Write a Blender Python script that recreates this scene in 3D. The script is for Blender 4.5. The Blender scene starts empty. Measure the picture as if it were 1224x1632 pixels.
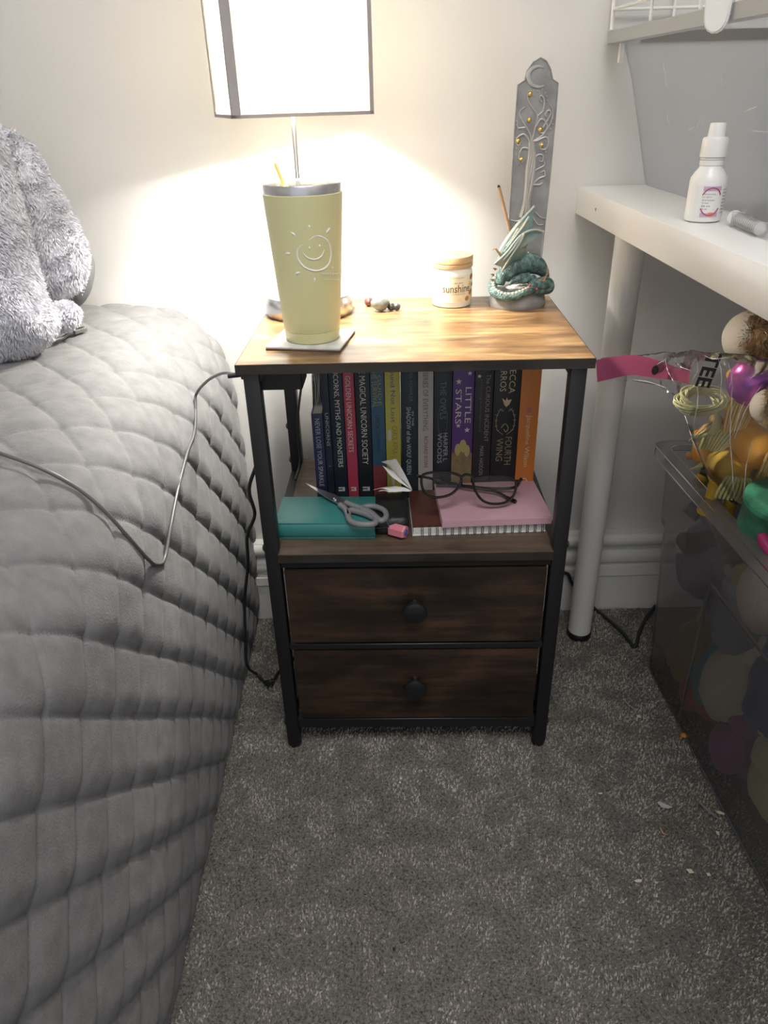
import bpy, bmesh, math, random
import numpy as np
from mathutils import Vector, Matrix, noise, Euler

random.seed(7)
SC = bpy.context.scene
PI = math.pi

# ------------------------------------------------------------------ camera
FPX = 1173.3
CAM = Vector((-.0378, -.7871, .8529))
CROT = (Matrix.Rotation(math.radians(.0086), 3, 'Z') @ Matrix.Rotation(math.radians(90 - 29.303), 3, 'X')
        @ Matrix.Rotation(math.radians(-1.6445), 3, 'Z'))
cd = bpy.data.cameras.new('camera'); cam = bpy.data.objects.new('camera', cd)
SC.collection.objects.link(cam)
cam.matrix_world = Matrix.Translation(CAM) @ CROT.to_4x4()
cd.sensor_fit = 'HORIZONTAL'; cd.sensor_width = 36; cd.lens = FPX / 1224 * 36; cd.clip_start = .02
SC.camera = cam

# ------------------------------------------------------------------ world, lights, exposure
SC.view_settings.view_transform = 'Standard'; SC.view_settings.look = 'None'
SC.view_settings.gamma = 1; SC.view_settings.exposure = 0.0
SC.view_settings.use_curve_mapping = False
w = bpy.data.worlds.new('world'); SC.world = w; w.use_nodes = True
w.node_tree.nodes['Background'].inputs[0].default_value = (.93, .96, 1, 1)
w.node_tree.nodes['Background'].inputs[1].default_value = .80
LAMP_POWER = 42.0
CEIL_POWER = 32.0
ld = bpy.data.lights.new('ceiling_fill', 'AREA'); ld.shape = 'DISK'; ld.size = 1.1; ld.energy = CEIL_POWER; ld.color = (1, .97, .94)  # soft fill light added below the ceiling, no fitting belongs to it
lo = bpy.data.objects.new('ceiling_fill', ld); SC.collection.objects.link(lo); lo.location = (.1, -1.2, 2.36)

# ------------------------------------------------------------------ helpers
def ray(u, v):
    return CROT @ Vector(((u - 612) / FPX, -(v - 816) / FPX, -1))
def at(u, v, x=None, y=None, z=None):
    """world point seen at (u, v) on a plane of known x, y or z"""
    d = ray(u, v)
    if x is not None: t = (x - CAM.x) / d.x
    elif y is not None: t = (y - CAM.y) / d.y
    else: t = (z - CAM.z) / d.z
    return CAM + d * t
TR = math.radians(-1.742)
TM = Matrix.Rotation(TR, 4, 'Z')
def T(x, y, z): return TM @ Vector((x, y, z))

def wm(o):
    m = o.matrix_basis.copy()
    return (wm(o.parent) @ m) if o.parent else m
def tag(o, label=None, cat=None, group=None, kind=None):
    if label: o['label'] = label
    if cat: o['category'] = cat
    if group: o['group'] = group
    if kind: o['kind'] = kind
    return o
def thing(name, label, cat, loc=(0, 0, 0), rz=0, group=None):
    o = bpy.data.objects.new(name, None); SC.collection.objects.link(o)
    o.location = loc; o.rotation_euler = (0, 0, rz); o.empty_display_size = .02
    return tag(o, label, cat, group)

class MB:
    def __init__(s): s.v = []; s.f = []
    def add(s, vs, fs, M=None):
        n = len(s.v)
        s.v += [tuple(M @ Vector(p)) if M is not None else tuple(p) for p in vs]
        s.f += [tuple(i + n for i in f) for f in fs]
        return s
    def bm(s, b, M=None):
        b.verts.index_update()
        s.add([v.co.copy() for v in b.verts], [[v.index for v in f.verts] for f in b.faces], M); b.free(); return s
    def box(s, x0, y0, z0, x1, y1, z1, bev=0, seg=1, M=None):
        b = bmesh.new()
        bmesh.ops.create_cube(b, size=1)
        for v in b.verts:
            v.co = Vector(((x0 + x1) / 2 + v.co.x * (x1 - x0), (y0 + y1) / 2 + v.co.y * (y1 - y0), (z0 + z1) / 2 + v.co.z * (z1 - z0)))
        if bev: bmesh.ops.bevel(b, geom=list(b.edges), offset=bev, segments=seg, affect='EDGES', profile=.5)
        return s.bm(b, M)
    def lathe(s, prof, n=32, M=None, cap=True):
        vs = []; fs = []
        for r, z in prof:
            for k in range(n):
                a = 2 * PI * k / n; vs.append((r * math.cos(a), r * math.sin(a), z))
        for i in range(len(prof) - 1):
            for k in range(n):
                k2 = (k + 1) % n
                fs.append((i * n + k, i * n + k2, (i + 1) * n + k2, (i + 1) * n + k))
        if cap:
            fs.append(tuple(range(n - 1, -1, -1))); m = (len(prof) - 1) * n; fs.append(tuple(m + k for k in range(n)))
        return s.add(vs, fs, M)
    def sweep(s, pts, rad, n=8, closed=False, flat=1.0, up=None):
        pts = [Vector(p) for p in pts]; N = len(pts)
        if not hasattr(rad, '__len__'): rad = [rad] * N
        vs = []; fs = []; ref = Vector(up) if up else None; prev = None
        for i, p in enumerate(pts):
            a = pts[(i - 1) % N] if (closed or i > 0) else p
            b = pts[(i + 1) % N] if (closed or i < N - 1) else p
            t = (b - a).normalized() if (b - a).length > 1e-9 else Vector((0, 0, 1))
            if prev is None:
                q = ref or (Vector((0, 0, 1)) if abs(t.z) < .9 else Vector((1, 0, 0)))
            else: q = ref or prev
            u_ = (q - t * q.dot(t)).normalized(); w_ = t.cross(u_); prev = u_
            for k in range(n):
                an = 2 * PI * k / n
                vs.append(p + (w_ * math.cos(an) * flat + u_ * math.sin(an)) * rad[i])
        R = N if closed else N - 1
        for i in range(R):
            j = (i + 1) % N
            for k in range(n):
                k2 = (k + 1) % n; fs.append((i * n + k, i * n + k2, j * n + k2, j * n + k))
        if not closed:
            fs.append(tuple(range(n - 1, -1, -1))); fs.append(tuple((N - 1) * n + k for k in range(n)))
        return s.add(vs, fs)
    def prism(s, poly, z0, z1, M=None):
        n = len(poly); vs = [(x, y, z0) for x, y in poly] + [(x, y, z1) for x, y in poly]
        fs = [tuple(range(n - 1, -1, -1)), tuple(range(n, 2 * n))] + [(i, (i + 1) % n, n + (i + 1) % n, n + i) for i in range(n)]
        return s.add(vs, fs, M)
    def ball(s, c, r, n=16, m=10, M=None, fn=None):
        if not hasattr(r, '__len__'): r = (r, r, r)
        vs = [Vector((0, 0, -1))]; fs = []
        for i in range(1, m):
            a = -PI / 2 + PI * i / m
            for k in range(n):
                b = 2 * PI * k / n; vs.append(Vector((math.cos(a) * math.cos(b), math.cos(a) * math.sin(b), math.sin(a))))
        vs.append(Vector((0, 0, 1))); L = len(vs) - 1
        for k in range(n):
            k2 = (k + 1) % n; fs.append((0, 1 + k2, 1 + k)); fs.append((L, L - n + k, L - n + k2))
        for i in range(m - 2):
            for k in range(n):
                k2 = (k + 1) % n; fs.append((1 + i * n + k, 1 + i * n + k2, 1 + (i + 1) * n + k2, 1 + (i + 1) * n + k))
        out = []
        for v in vs:
            q = 1 + (fn(v) if fn else 0)
            out.append(Vector((c[0] + v.x * r[0] * q, c[1] + v.y * r[1] * q, c[2] + v.z * r[2] * q)))
        return s.add(out, fs, M)
    def inflate(s, outline, nrm, t, rings=10, center=None, back=None, fn=None, pw=.5):
        """outline: closed list of world points (star shaped about the centre) blown up along +-nrm"""
        outline = [Vector(p) for p in outline]; nrm = Vector(nrm).normalized()
        c = Vector(center) if center else sum(outline, Vector()) / len(outline); n = len(outline)
        back = t if back is None else back
        def side(sg, th):
            vs = []
            for i in range(rings):
                r = 1 - i / rings; h = th * (1 - r ** 2.2) ** pw
                for p in outline:
                    q = c + (p - c) * r + nrm * sg * h
                    if fn: q = q + nrm * sg * fn(q) * min(1, 4 * (1 - r))
                    vs.append(q)
            vs.append(c + nrm * sg * th); return vs
        for sg, th in ((1, t), (-1, back)):
            vs = side(sg, th); fs = []
            for i in range(rings - 1):
                for k in range(n):
                    k2 = (k + 1) % n; q = (i * n + k, i * n + k2, (i + 1) * n + k2, (i + 1) * n + k)
                    fs.append(q if sg > 0 else q[::-1])
            m = (rings - 1) * n
            for k in range(n):
                q = (m + k, m + (k + 1) % n, len(vs) - 1); fs.append(q if sg > 0 else q[::-1])
            s.add(vs, fs)
        return s
    def build(s, name, mat, parent=None, smooth=True, angle=.7, local=False, merge=False):
        me = bpy.data.meshes.new(name)
        vs = s.v
        if parent is not None and not local:
            inv = wm(parent).inverted(); vs = [tuple(inv @ Vector(p)) for p in vs]
        me.from_pydata(vs, [], s.f); me.validate()
        if merge:
            b = bmesh.new(); b.from_mesh(me); bmesh.ops.remove_doubles(b, verts=b.verts, dist=1e-5)
            bmesh.ops.recalc_face_normals(b, faces=b.faces); b.to_mesh(me); b.free()
        if smooth: me.shade_smooth(); me.set_sharp_from_angle(angle=angle)
        for m in (mat if isinstance(mat, (list, tuple)) else [mat]): me.materials.append(m)
        o = bpy.data.objects.new(name, me); SC.collection.objects.link(o)
        if parent is not None: o.parent = parent
        return o

def smooth_path(pts, n=8, closed=False):
    """Catmull-Rom through points (tuples of any length)"""
    P = [np.array(p, float) for p in pts]; N = len(P); out = []
    rng = range(N if closed else N - 1)
    for i in rng:
        p0 = P[(i - 1) % N] if (closed or i > 0) else 2 * P[0] - P[1]
        p1 = P[i]; p2 = P[(i + 1) % N]
        p3 = P[(i + 2) % N] if (closed or i + 2 < N) else 2 * P[-1] - P[-2]
        for k in range(n):
            t = k / n
            out.append(.5 * ((2 * p1) + (-p0 + p2) * t + (2 * p0 - 5 * p1 + 4 * p2 - p3) * t * t + (-p0 + 3 * p1 - 3 * p2 + p3) * t ** 3))
    if not closed: out.append(P[-1])
    return [tuple(o) for o in out]

# materials ---------------------------------------------------------
MATS = {}
def mat(name, col, rough=.5, metal=0, bump=None, var=None, spec=.5, coat=0, sheen=0, trans=0, emis=None, alpha=1):
    """bump=(scale, strength[, detail]); var=(scale, colour2, lo, hi)"""
    if name in MATS: return MATS[name]
    m = bpy.data.materials.new(name); m.use_nodes = True; MATS[name] = m
    nt = m.node_tree; b = nt.nodes['Principled BSDF']
    b.inputs['Base Color'].default_value = (*col, 1); b.inputs['Roughness'].default_value = rough
    b.inputs['Metallic'].default_value = metal; b.inputs['Specular IOR Level'].default_value = spec
    b.inputs['Coat Weight'].default_value = coat; b.inputs['Sheen Weight'].default_value = sheen
    b.inputs['Transmission Weight'].default_value = trans
    tc = nt.nodes.new('ShaderNodeTexCoord')
    if var:
        n = nt.nodes.new('ShaderNodeTexNoise'); n.inputs['Scale'].default_value = var[0]; n.inputs['Detail'].default_value = 5
        r = nt.nodes.new('ShaderNodeValToRGB'); r.color_ramp.elements[0].position = var[2]; r.color_ramp.elements[1].position = var[3]
        r.color_ramp.elements[0].color = (*col, 1); r.color_ramp.elements[1].color = (*var[1], 1)
        nt.links.new(tc.outputs['Object'], n.inputs['Vector']); nt.links.new(n.outputs[0], r.inputs[0]); nt.links.new(r.outputs[0], b.inputs['Base Color'])
    if bump:
        n = nt.nodes.new('ShaderNodeTexNoise'); n.inputs['Scale'].default_value = bump[0]; n.inputs['Detail'].default_value = bump[2] if len(bump) > 2 else 3
        u = nt.nodes.new('ShaderNodeBump'); u.inputs['Strength'].default_value = bump[1]; u.inputs['Distance'].default_value = .002
        nt.links.new(tc.outputs['Object'], n.inputs['Vector']); nt.links.new(n.outputs[0], u.inputs['Height']); nt.links.new(u.outputs[0], b.inputs['Normal'])
    if emis:
        b.inputs['Emission Color'].default_value = (*emis[0], 1); b.inputs['Emission Strength'].default_value = emis[1]
    return m

def wood(name, dark, mid, light, scale=1.0, rough=.45, contrast=0.0):
    m = bpy.data.materials.new(name); m.use_nodes = True; nt = m.node_tree; b = nt.nodes['Principled BSDF']
    N = nt.nodes.new; L = nt.links.new
    tc = N('ShaderNodeTexCoord'); mp = N('ShaderNodeMapping'); mp.inputs['Scale'].default_value = (6 * scale, 60 * scale, 60 * scale)
    n1 = N('ShaderNodeTexNoise'); n1.inputs['Scale'].default_value = 1; n1.inputs['Detail'].default_value = 8; n1.inputs['Roughness'].default_value = .65
    mp2 = N('ShaderNodeMapping'); mp2.inputs['Scale'].default_value = (9 * scale, 22 * scale, 16 * scale)
    n2 = N('ShaderNodeTexNoise'); n2.inputs['Scale'].default_value = 1; n2.inputs['Detail'].default_value = 4; n2.inputs['Distortion'].default_value = .6
    mx = N('ShaderNodeMix'); mx.data_type = 'FLOAT'; mx.inputs[0].default_value = .45
    r = N('ShaderNodeValToRGB'); e = r.color_ramp.elements
    e[0].position = .36 - contrast; e[0].color = (*dark, 1); e[1].position = .66 + contrast; e[1].color = (*light, 1)
    k = e.new(.5); k.color = (*mid, 1)
    L(tc.outputs['Object'], mp.inputs[0]); L(tc.outputs['Object'], mp2.inputs[0]); L(mp.outputs[0], n1.inputs[0]); L(mp2.outputs[0], n2.inputs[0])
    L(n1.outputs[0], mx.inputs[2]); L(n2.outputs[0], mx.inputs[3]); L(mx.outputs[0], r.inputs[0]); L(r.outputs[0], b.inputs['Base Color'])
    u = N('ShaderNodeBump'); u.inputs['Strength'].default_value = .12; u.inputs['Distance'].default_value = .001
    L(n1.outputs[0], u.inputs['Height']); L(u.outputs[0], b.inputs['Normal'])
    b.inputs['Roughness'].default_value = rough
    return m

def clear(name, tint, mixin, rough=.1, milk=.1, milkcol=(.8, .8, .82), streak=None, blur=0):
    """thin clear plastic: transparent + glossy (fresnel) + a little milky diffuse"""
    m = bpy.data.materials.new(name); m.use_nodes = True; nt = m.node_tree; nt.nodes.clear(); N = nt.nodes.new; L = nt.links.new
    o = N('ShaderNodeOutputMaterial'); t = N('ShaderNodeBsdfTransparent'); t.inputs[0].default_value = (*tint, 1)
    g = N('ShaderNodeBsdfGlossy'); g.inputs['Roughness'].default_value = rough
    d = N('ShaderNodeBsdfDiffuse'); d.inputs[0].default_value = (*milkcol, 1)
    tl = N('ShaderNodeBsdfTranslucent'); tl.inputs[0].default_value = (*milkcol, 1)
    md = N('ShaderNodeMixShader'); md.inputs[0].default_value = .5; L(d.outputs[0], md.inputs[1]); L(tl.outputs[0], md.inputs[2])
    if blur:
        rf = N('ShaderNodeBsdfRefraction'); rf.inputs['IOR'].default_value = 1.03; rf.inputs['Roughness'].default_value = .55; rf.inputs[0].default_value = (*tint, 1)
        m0 = N('ShaderNodeMixShader'); m0.inputs[0].default_value = blur; L(t.outputs[0], m0.inputs[1]); L(rf.outputs[0], m0.inputs[2]); t = m0
    m1 = N('ShaderNodeMixShader'); m1.inputs[0].default_value = milk; L(t.outputs[0], m1.inputs[1]); L(md.outputs[0], m1.inputs[2])
    lw = N('ShaderNodeLayerWeight'); lw.inputs[0].default_value = mixin
    m2 = N('ShaderNodeMixShader'); L(lw.outputs['Fresnel'], m2.inputs[0]); L(m1.outputs[0], m2.inputs[1]); L(g.outputs[0], m2.inputs[2])
    L(m2.outputs[0], o.inputs[0])
    tc = N('ShaderNodeTexCoord'); n = N('ShaderNodeTexNoise'); u = N('ShaderNodeBump')
    n.inputs['Scale'].default_value = streak or 30; n.inputs['Detail'].default_value = 4
    u.inputs['Strength'].default_value = .5 if streak else .15; u.inputs['Distance'].default_value = .004
    L(tc.outputs['Object'], n.inputs[0]); L(n.outputs[0], u.inputs['Height']); L(u.outputs[0], g.inputs['Normal'])
    return m

M_wall = mat('wall_paint', (.64, .63, .615), .85, bump=(160, .10, 6), var=(3, (.60, .59, .575), .4, .8))
M_skirt = mat('white_gloss', (.72, .71, .69), .35, bump=(60, .05))
M_black = mat('black_powder_coat', (.012, .012, .014), .42, bump=(900, .08))
M_bplastic = mat('black_plastic', (.012, .012, .013), .35)
M_cable = mat('cable_rubber', (.02, .02, .022), .45)
M_gcable = mat('grey_cable_rubber', (.10, .10, .105), .38)
M_wood_top = wood('rustic_wood', (.07, .04, .02), (.22, .12, .05), (.50, .32, .14), 1.3, .30)
M_wood_edge = wood('dark_wood_edge', (.010, .008, .007), (.025, .020, .017), (.045, .035, .028), 1.2, .5)
M_wood_dr = wood('drawer_wood', (.008, .006, .005), (.030, .018, .012), (.085, .045, .026), 1.0, .42)
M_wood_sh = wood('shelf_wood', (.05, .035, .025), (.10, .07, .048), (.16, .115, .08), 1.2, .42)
M_fabric = mat('black_fabric', (.01, .01, .011), .9, bump=(800, .4))
M_steel = mat('steel', (.62, .62, .64), .28, 1)
M_dsteel = mat('dark_steel', (.35, .35, .36), .35, 1)
M_wplastic = mat('white_plastic', (.82, .81, .79), .32)
M_desk = mat('white_laminate', (.85, .85, .84), .28, bump=(200, .02))
M_leg = mat('leg_enamel', (.74, .73, .70), .35)
M_paper = mat('paper', (.75, .74, .71), .8, bump=(300, .1))
M_pages = mat('page_block', (.62, .59, .52), .9, bump=(700, .5))
M_gold = mat('gold', (.8, .55, .16), .3, 1)
M_ink = mat('black_ink', (.02, .02, .02), .5)
M_white_ink = mat('white_ink', (.8, .78, .74), .5)

# ------------------------------------------------------------------ text (built-in font only)
def lettering(name, s, m, parent, origin, right, up, length=None, height=None, size=None, extrude=.00012, lab=None, bold=0):
    """flat text whose lower left corner is at origin, running along right"""
    cu = bpy.data.curves.new(name, 'FONT'); cu.body = s; cu.size = 1; cu.resolution_u = 2; cu.offset = bold
    o = bpy.data.objects.new(name, cu); SC.collection.objects.link(o)
    bpy.context.view_layer.update()
    me = bpy.data.meshes.new_from_object(o.evaluated_get(bpy.context.evaluated_depsgraph_get()))
    bpy.data.objects.remove(o); bpy.data.curves.remove(cu)
    co = np.array([v.co[:] for v in me.vertices]); lo_ = co.min(0); hi = co.max(0)
    sx = length / (hi[0] - lo_[0]) if length else None; sy = height / (hi[1] - lo_[1]) if height else None
    sx = sx or sy; sy = sy or sx
    right = Vector(right).normalized(); up = Vector(up).normalized(); nr = right.cross(up)
    inv = wm(parent).inverted()
    for v in me.vertices:
        p = Vector(origin) + right * (v.co.x - lo_[0]) * sx + up * (v.co.y - lo_[1]) * sy + nr * extrude
        v.co = inv @ p
    me.name = name; me.materials.clear(); me.materials.append(m)
    q = bpy.data.objects.new(name, me); SC.collection.objects.link(q); q.parent = parent
    if lab: q['label'] = lab
    return q

# ================================================================== SETTING
YW, YS = .355, .3326
def struct(name, mb, m, parent=None, **k):
    o = mb.build(name, m, parent, **k)
    if parent is None: o['kind'] = 'structure'
    return o
XL, XR, YF, ZC = -1.55, .98, -2.6, 2.4
struct('wall_back', MB().box(XL - .1, YW, -.05, XR + .1, YW + .1, ZC), M_wall)
struct('wall_right', MB().box(XR, YF, -.05, XR + .1, YW, ZC), M_wall)
struct('wall_left', MB().box(XL - .1, YF, -.05, XL, YW, ZC), M_wall)
struct('ceiling', MB().box(XL - .1, YF, ZC, XR + .1, YW + .1, ZC + .1), mat('ceiling_paint', (.8, .8, .79), .9))
M_carpet = mat('carpet_base', (.20, .19, .175), .95, bump=(350, 1.0, 5), var=(260, (.11, .105, .10), .35, .65))
floor = struct('floor', MB().box(XL - .1, YF, -.06, XR + .1, YW + .05, 0), M_carpet)

# carpet pile: short leaning tufts, one object nobody could count
def carpet_pile():
    rng = np.random.default_rng(3)
    x0, x1, y0, y1 = -.30, .44, -.44, YS - .002
    sp = .0036; xs = np.arange(x0, x1, sp); ys = np.arange(y0, y1, sp)
    X, Y = np.meshgrid(xs, ys); X = X.ravel(); Y = Y.ravel()
    X = X + rng.uniform(-.6, .6, X.size) * sp; Y = Y + rng.uniform(-.6, .6, X.size) * sp
    # keep tufts off the feet of the furniture
    keep = (Y < y1)
    X, Y = X[keep], Y[keep]
    n = X.size
    fld = np.array([noise.noise((x * 25, y * 25, 0)) for x, y in zip(X, Y)])
    V = np.zeros((n, 6, 3)); 
    for k in range(2):
        a = rng.uniform(0, PI, n) + k * PI / 2; wd = rng.uniform(.0013, .0021, n); h = rng.uniform(.0035, .0065, n) * (1 + .2 * fld)
        lean = rng.uniform(0, .0035, n); la = fld * 5 + rng.uniform(-.9, .9, n)
        b = k * 3
        V[:, b, 0] = X - np.cos(a) * wd; V[:, b, 1] = Y - np.sin(a) * wd; V[:, b, 2] = -.0005
        V[:, b + 1, 0] = X + np.cos(a) * wd; V[:, b + 1, 1] = Y + np.sin(a) * wd; V[:, b + 1, 2] = -.0005
        V[:, b + 2, 0] = X + np.cos(la) * lean; V[:, b + 2, 1] = Y + np.sin(la) * lean; V[:, b + 2, 2] = h
    F = np.arange(n * 6).reshape(-1, 3)
    me = bpy.data.meshes.new('carpet_pile'); me.vertices.add(n * 6); me.vertices.foreach_set('co', V.ravel())
    me.loops.add(n * 6); me.loops.foreach_set('vertex_index', F.ravel().astype(np.int32))
    me.polygons.add(n * 2); me.polygons.foreach_set('loop_start', np.arange(0, n * 6, 3, dtype=np.int32))
    me.polygons.foreach_set('loop_total', np.full(n * 2, 3, np.int32)); me.update(calc_edges=True)
    m = bpy.data.materials.new('carpet_yarn'); m.use_nodes = True; nt = m.node_tree; b = nt.nodes['Principled BSDF']; b.inputs['Roughness'].default_value = .9
    N = nt.nodes.new; L = nt.links.new
    tc = N('ShaderNodeTexCoord'); n1 = N('ShaderNodeTexNoise'); n1.inputs['Scale'].default_value = 330; n1.inputs['Detail'].default_value = 2
    r = N('ShaderNodeValToRGB'); e = r.color_ramp.elements; e[0].position = .36; e[0].color = (.16, .148, .132, 1); e[1].position = .64; e[1].color = (.68, .64, .58, 1)
    n2 = N('ShaderNodeTexNoise'); n2.inputs['Scale'].default_value = 9; n2.inputs['Detail'].default_value = 5
    r2 = N('ShaderNodeValToRGB'); e = r2.color_ramp.elements; e[0].position = .35; e[0].color = (.72, .68, .60, 1); e[1].position = .6; e[1].color = (1, 1, 1, 1)
    mx = N('ShaderNodeMix'); mx.data_type = 'RGBA'; mx.blend_type = 'MULTIPLY'; mx.inputs[0].default_value = .7
    L(tc.outputs['Object'], n1.inputs[0]); L(tc.outputs['Object'], n2.inputs[0]); L(n1.outputs[0], r.inputs[0]); L(n2.outputs[0], r2.inputs[0])
    L(r.outputs[0], mx.inputs[6]); L(r2.outputs[0], mx.inputs[7])
    # two small brown stains worn into the carpet
    last = mx.outputs[2]
    for (sx, sy, rr) in ((.052, -.379, .013), (.118, -.318, .006)):
        vd = N('ShaderNodeVectorMath'); vd.operation = 'DISTANCE'; vd.inputs[1].default_value = (sx, sy, .003); L(tc.outputs['Object'], vd.inputs[0])
        mr = N('ShaderNodeMapRange'); mr.inputs[1].default_value = rr; mr.inputs[2].default_value = rr * .3; mr.inputs[3].default_value = 0; mr.inputs[4].default_value = .6
        L(vd.outputs['Value'], mr.inputs[0])
        mm = N('ShaderNodeMix'); mm.data_type = 'RGBA'; L(mr.outputs[0], mm.inputs[0]); L(last, mm.inputs[6]); mm.inputs[7].default_value = (.22, .12, .05, 1); last = mm.outputs[2]
    L(last, b.inputs['Base Color'])
    me.materials.append(m)
    o = bpy.data.objects.new('carpet_pile', me); SC.collection.objects.link(o); o.parent = floor
    o['kind'] = 'stuff'
carpet_pile()

# moulded skirting board
def skirting():
    pr = [(YW, .163), (YS + .004, .163)]
    for k in range(7):
        a = PI / 2 + PI * k / 6; pr.append((YS + .004 + .009 * math.cos(a) * 1.0, .1505 + .0115 * math.sin(a)))
    pr += [(YS + .007, .136), (YS + .007, .128)]
    for k in range(7):
        a = PI / 2 + PI * k / 6; pr.append((YS + .006 + .007 * math.cos(a), .1135 + .0135 * math.sin(a)))
    pr += [(YS + .007, .098), (YS + .007, .094), (YS - .002, .0935), (YS - .003, .078), (YS, .075), (YS, 0), (YW, 0)]
    mb = MB(); n = len(pr); xs = (XL, XR)
    vs = [(x, y, z) for x in xs for y, z in pr]
    mb.add(vs, [tuple(range(n)), tuple(range(2 * n - 1, n - 1, -1))] + [(i, n + i, n + (i + 1) % n, (i + 1) % n) for i in range(n)])
    struct('baseboard_back', mb, M_skirt)
skirting()

# ================================================================== NIGHTSTAND
NS = thing('nightstand', 'rustic wood and black metal bedside table with open shelf and two drawers', 'nightstand', (0, 0, 0), TR)
def ns(name, mb, m, parent=NS, **k): return mb.build(name, m, parent, local=True, **k)
HW, HD = .1985, .2958
ns('tabletop', MB().box(-HW, 0, .5882, HW, HD, .600, .0006), M_wood_top)
# edge band of the board, a darker strip
eb = MB(); eb.box(-HW - .0006, -.0006, .5884, HW + .0006, .0004, .5996); eb.box(-HW - .0006, 0, .5884, -HW + .0004, HD, .5996); eb.box(HW - .0004, 0, .5884, HW + .0006, HD, .5996)
ns('edge_band', eb, M_wood_edge)['label'] = 'dark brown edge banding'
LX = HW - .0058; LW = .0182
for sx in (-1, 1):
    for y0 in (.0058, HD - .024):
        xa, xb = (-LX, -LX + LW) if sx < 0 else (LX - LW, LX)
        lg = ns('leg', MB().box(xa, y0, .012, xb, y0 + LW, .588, .0012, 2), M_black)
        ns('foot', MB().lathe([(.0088, 0), (.0102, .003), (.0105, .012), (.0098, .016)], 20, Matrix.Translation(((xa + xb) / 2, y0 + LW / 2, 0))), M_bplastic, lg)
xin = LX - LW
# shelf board, rails, cross bars
ns('shelf_board', MB().box(-xin - .001, .002, .3365, xin + .001, HD - .004, .3483, .0006), M_wood_sh)
ns('shelf_edge_band', MB().box(-xin - .001, .0010, .3367, xin + .001, .0022, .3481), M_wood_edge)
for z0, z1, nm in ((.3245, .3364, 'front_rail'), (.1885, .1975, 'front_rail'), (.0400, .0570, 'front_rail')):
    ns(nm, MB().box(-xin, .0075, z0, xin, .0215, z1, .0008), M_black)
    ns('back_rail', MB().box(-xin, HD - .022, z0, xin, HD - .008, z1, .0008), M_black)
for sx in (-1, 1):
    for z0, z1 in ((.3245, .3364), (.0400, .0570), (.576, .588)):
        xa, xb = sorted((sx * LX, sx * (LX - .014)))
        ns('side_rail', MB().box(xa, .024, z0, xb, HD - .024, z1, .0008), M_black)
    # bolt heads on the outer faces of the legs
    for y in (.0149, HD - .0149):
        for z in (.352, .046, .41 if y > .1 else .047):
            M = Matrix.Translation((sx * LX, y, z)) @ Matrix.Rotation(sx * PI / 2, 4, 'Y')
            ns('bolt', MB().lathe([(.005, 0), (.005, .002), (.003, .0034)], 12, M), M_bplastic)
    # little gussets under the top
    x = sx * xin
    ns('gusset', MB().add([(x, .009, .588), (x - sx * .008, .009, .588), (x, .009, .576), (x, .013, .588), (x - sx * .008, .013, .588), (x, .013, .576)],
        [(0, 1, 2), (3, 5, 4), (0, 3, 4, 1), (1, 4, 5, 2), (0, 2, 5, 3)]), M_black)
# drawers
for z0, z1, dx in ((.2005, .3215, .1705), (.0590, .1860, .1695)):
    d = ns('drawer', MB().box(-dx + .003, .021, z0 + .003, dx - .003, HD - .024, z1 - .008, .003, 2), M_fabric)
    # front panel with softly rounded lower corners
    pl = []
    r = .006
    for cx, cz, a0 in ((dx - r, z1 - r * .3, 0), (-dx + r, z1 - r * .3, PI / 2), (-dx + r, z0 + r, PI), (dx - r, z0 + r, 3 * PI / 2)):
        rr = r if cz < (z0 + z1) / 2 else r * .3
        for k in range(5):
            a = a0 + PI / 2 * k / 4
            pl.append((cx + (r - rr) * (1 if cx > 0 else -1) + rr * math.cos(a), cz + rr * math.sin(a)))
    M = Matrix(((1, 0, 0, 0), (0, 0, 1, 0), (0, 1, 0, 0), (0, 0, 0, 1)))
    fp = MB().prism(pl, .0085, .0205, M); ns('drawer_front', fp, M_wood_dr, d, merge=True)
    kz = (z0 + z1) / 2 + (.003 if z0 > .1 else .008)
    M = Matrix.Translation((-.001, .0085, kz)) @ Matrix.Rotation(PI / 2, 4, 'X')
    ns('knob', MB().lathe([(.0075, 0), (.0065, .004), (.006, .009), (.010, .013), (.0155, .016), (.0165, .019), (.0155, .0215), (.011, .023), (.002, .0235)], 32, M), M_bplastic, d)
# charging hub under the board
hub = ns('charging_hub', MB().box(-.1870, .018, .563, -.128, .065, .588, .0015), M_bplastic)
ns('usb_tab', MB().box(-.1975, .016, .577, -.1865, .030, .588, .001), M_bplastic, hub)

# ================================================================== BED
M_quilt = mat('brushed_grey_quilt', (.185, .185, .192), .9, bump=(500, .35, 4), var=(60, (.135, .135, .141), .35, .75), sheen=.12, spec=.2)
BX = -.275
def bed_profile():
    """list of (x, z, s, nx, nz) along the cross-section; s runs up the side and over the top"""
    out = []; z = 0.0; s = 0.0; ds = .0026; R = .125; ztop = .588; zc = ztop - R
    n1 = int(zc / ds)
    for i in range(n1 + 1):
        z = zc * i / n1; bul = .006 * math.sin(PI * z / zc) - .004 * (1 - z / zc)
        out.append((BX + bul, z, z, 1, 0))
    arc = PI / 2 * R; n2 = int(arc / ds)
    for i in range(1, n2 + 1):
        a = PI / 2 * i / n2; out.append((BX - R + R * math.cos(a), zc + R * math.sin(a), zc + R * a, math.cos(a), math.sin(a)))
    L = .52; n3 = int(L / ds)
    for i in range(1, n3 + 1):
        t = L * i / n3; out.append((BX - R - t, ztop + .004 * math.sin(t * 12), zc + arc + t, 0, 1))
    return out
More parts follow.
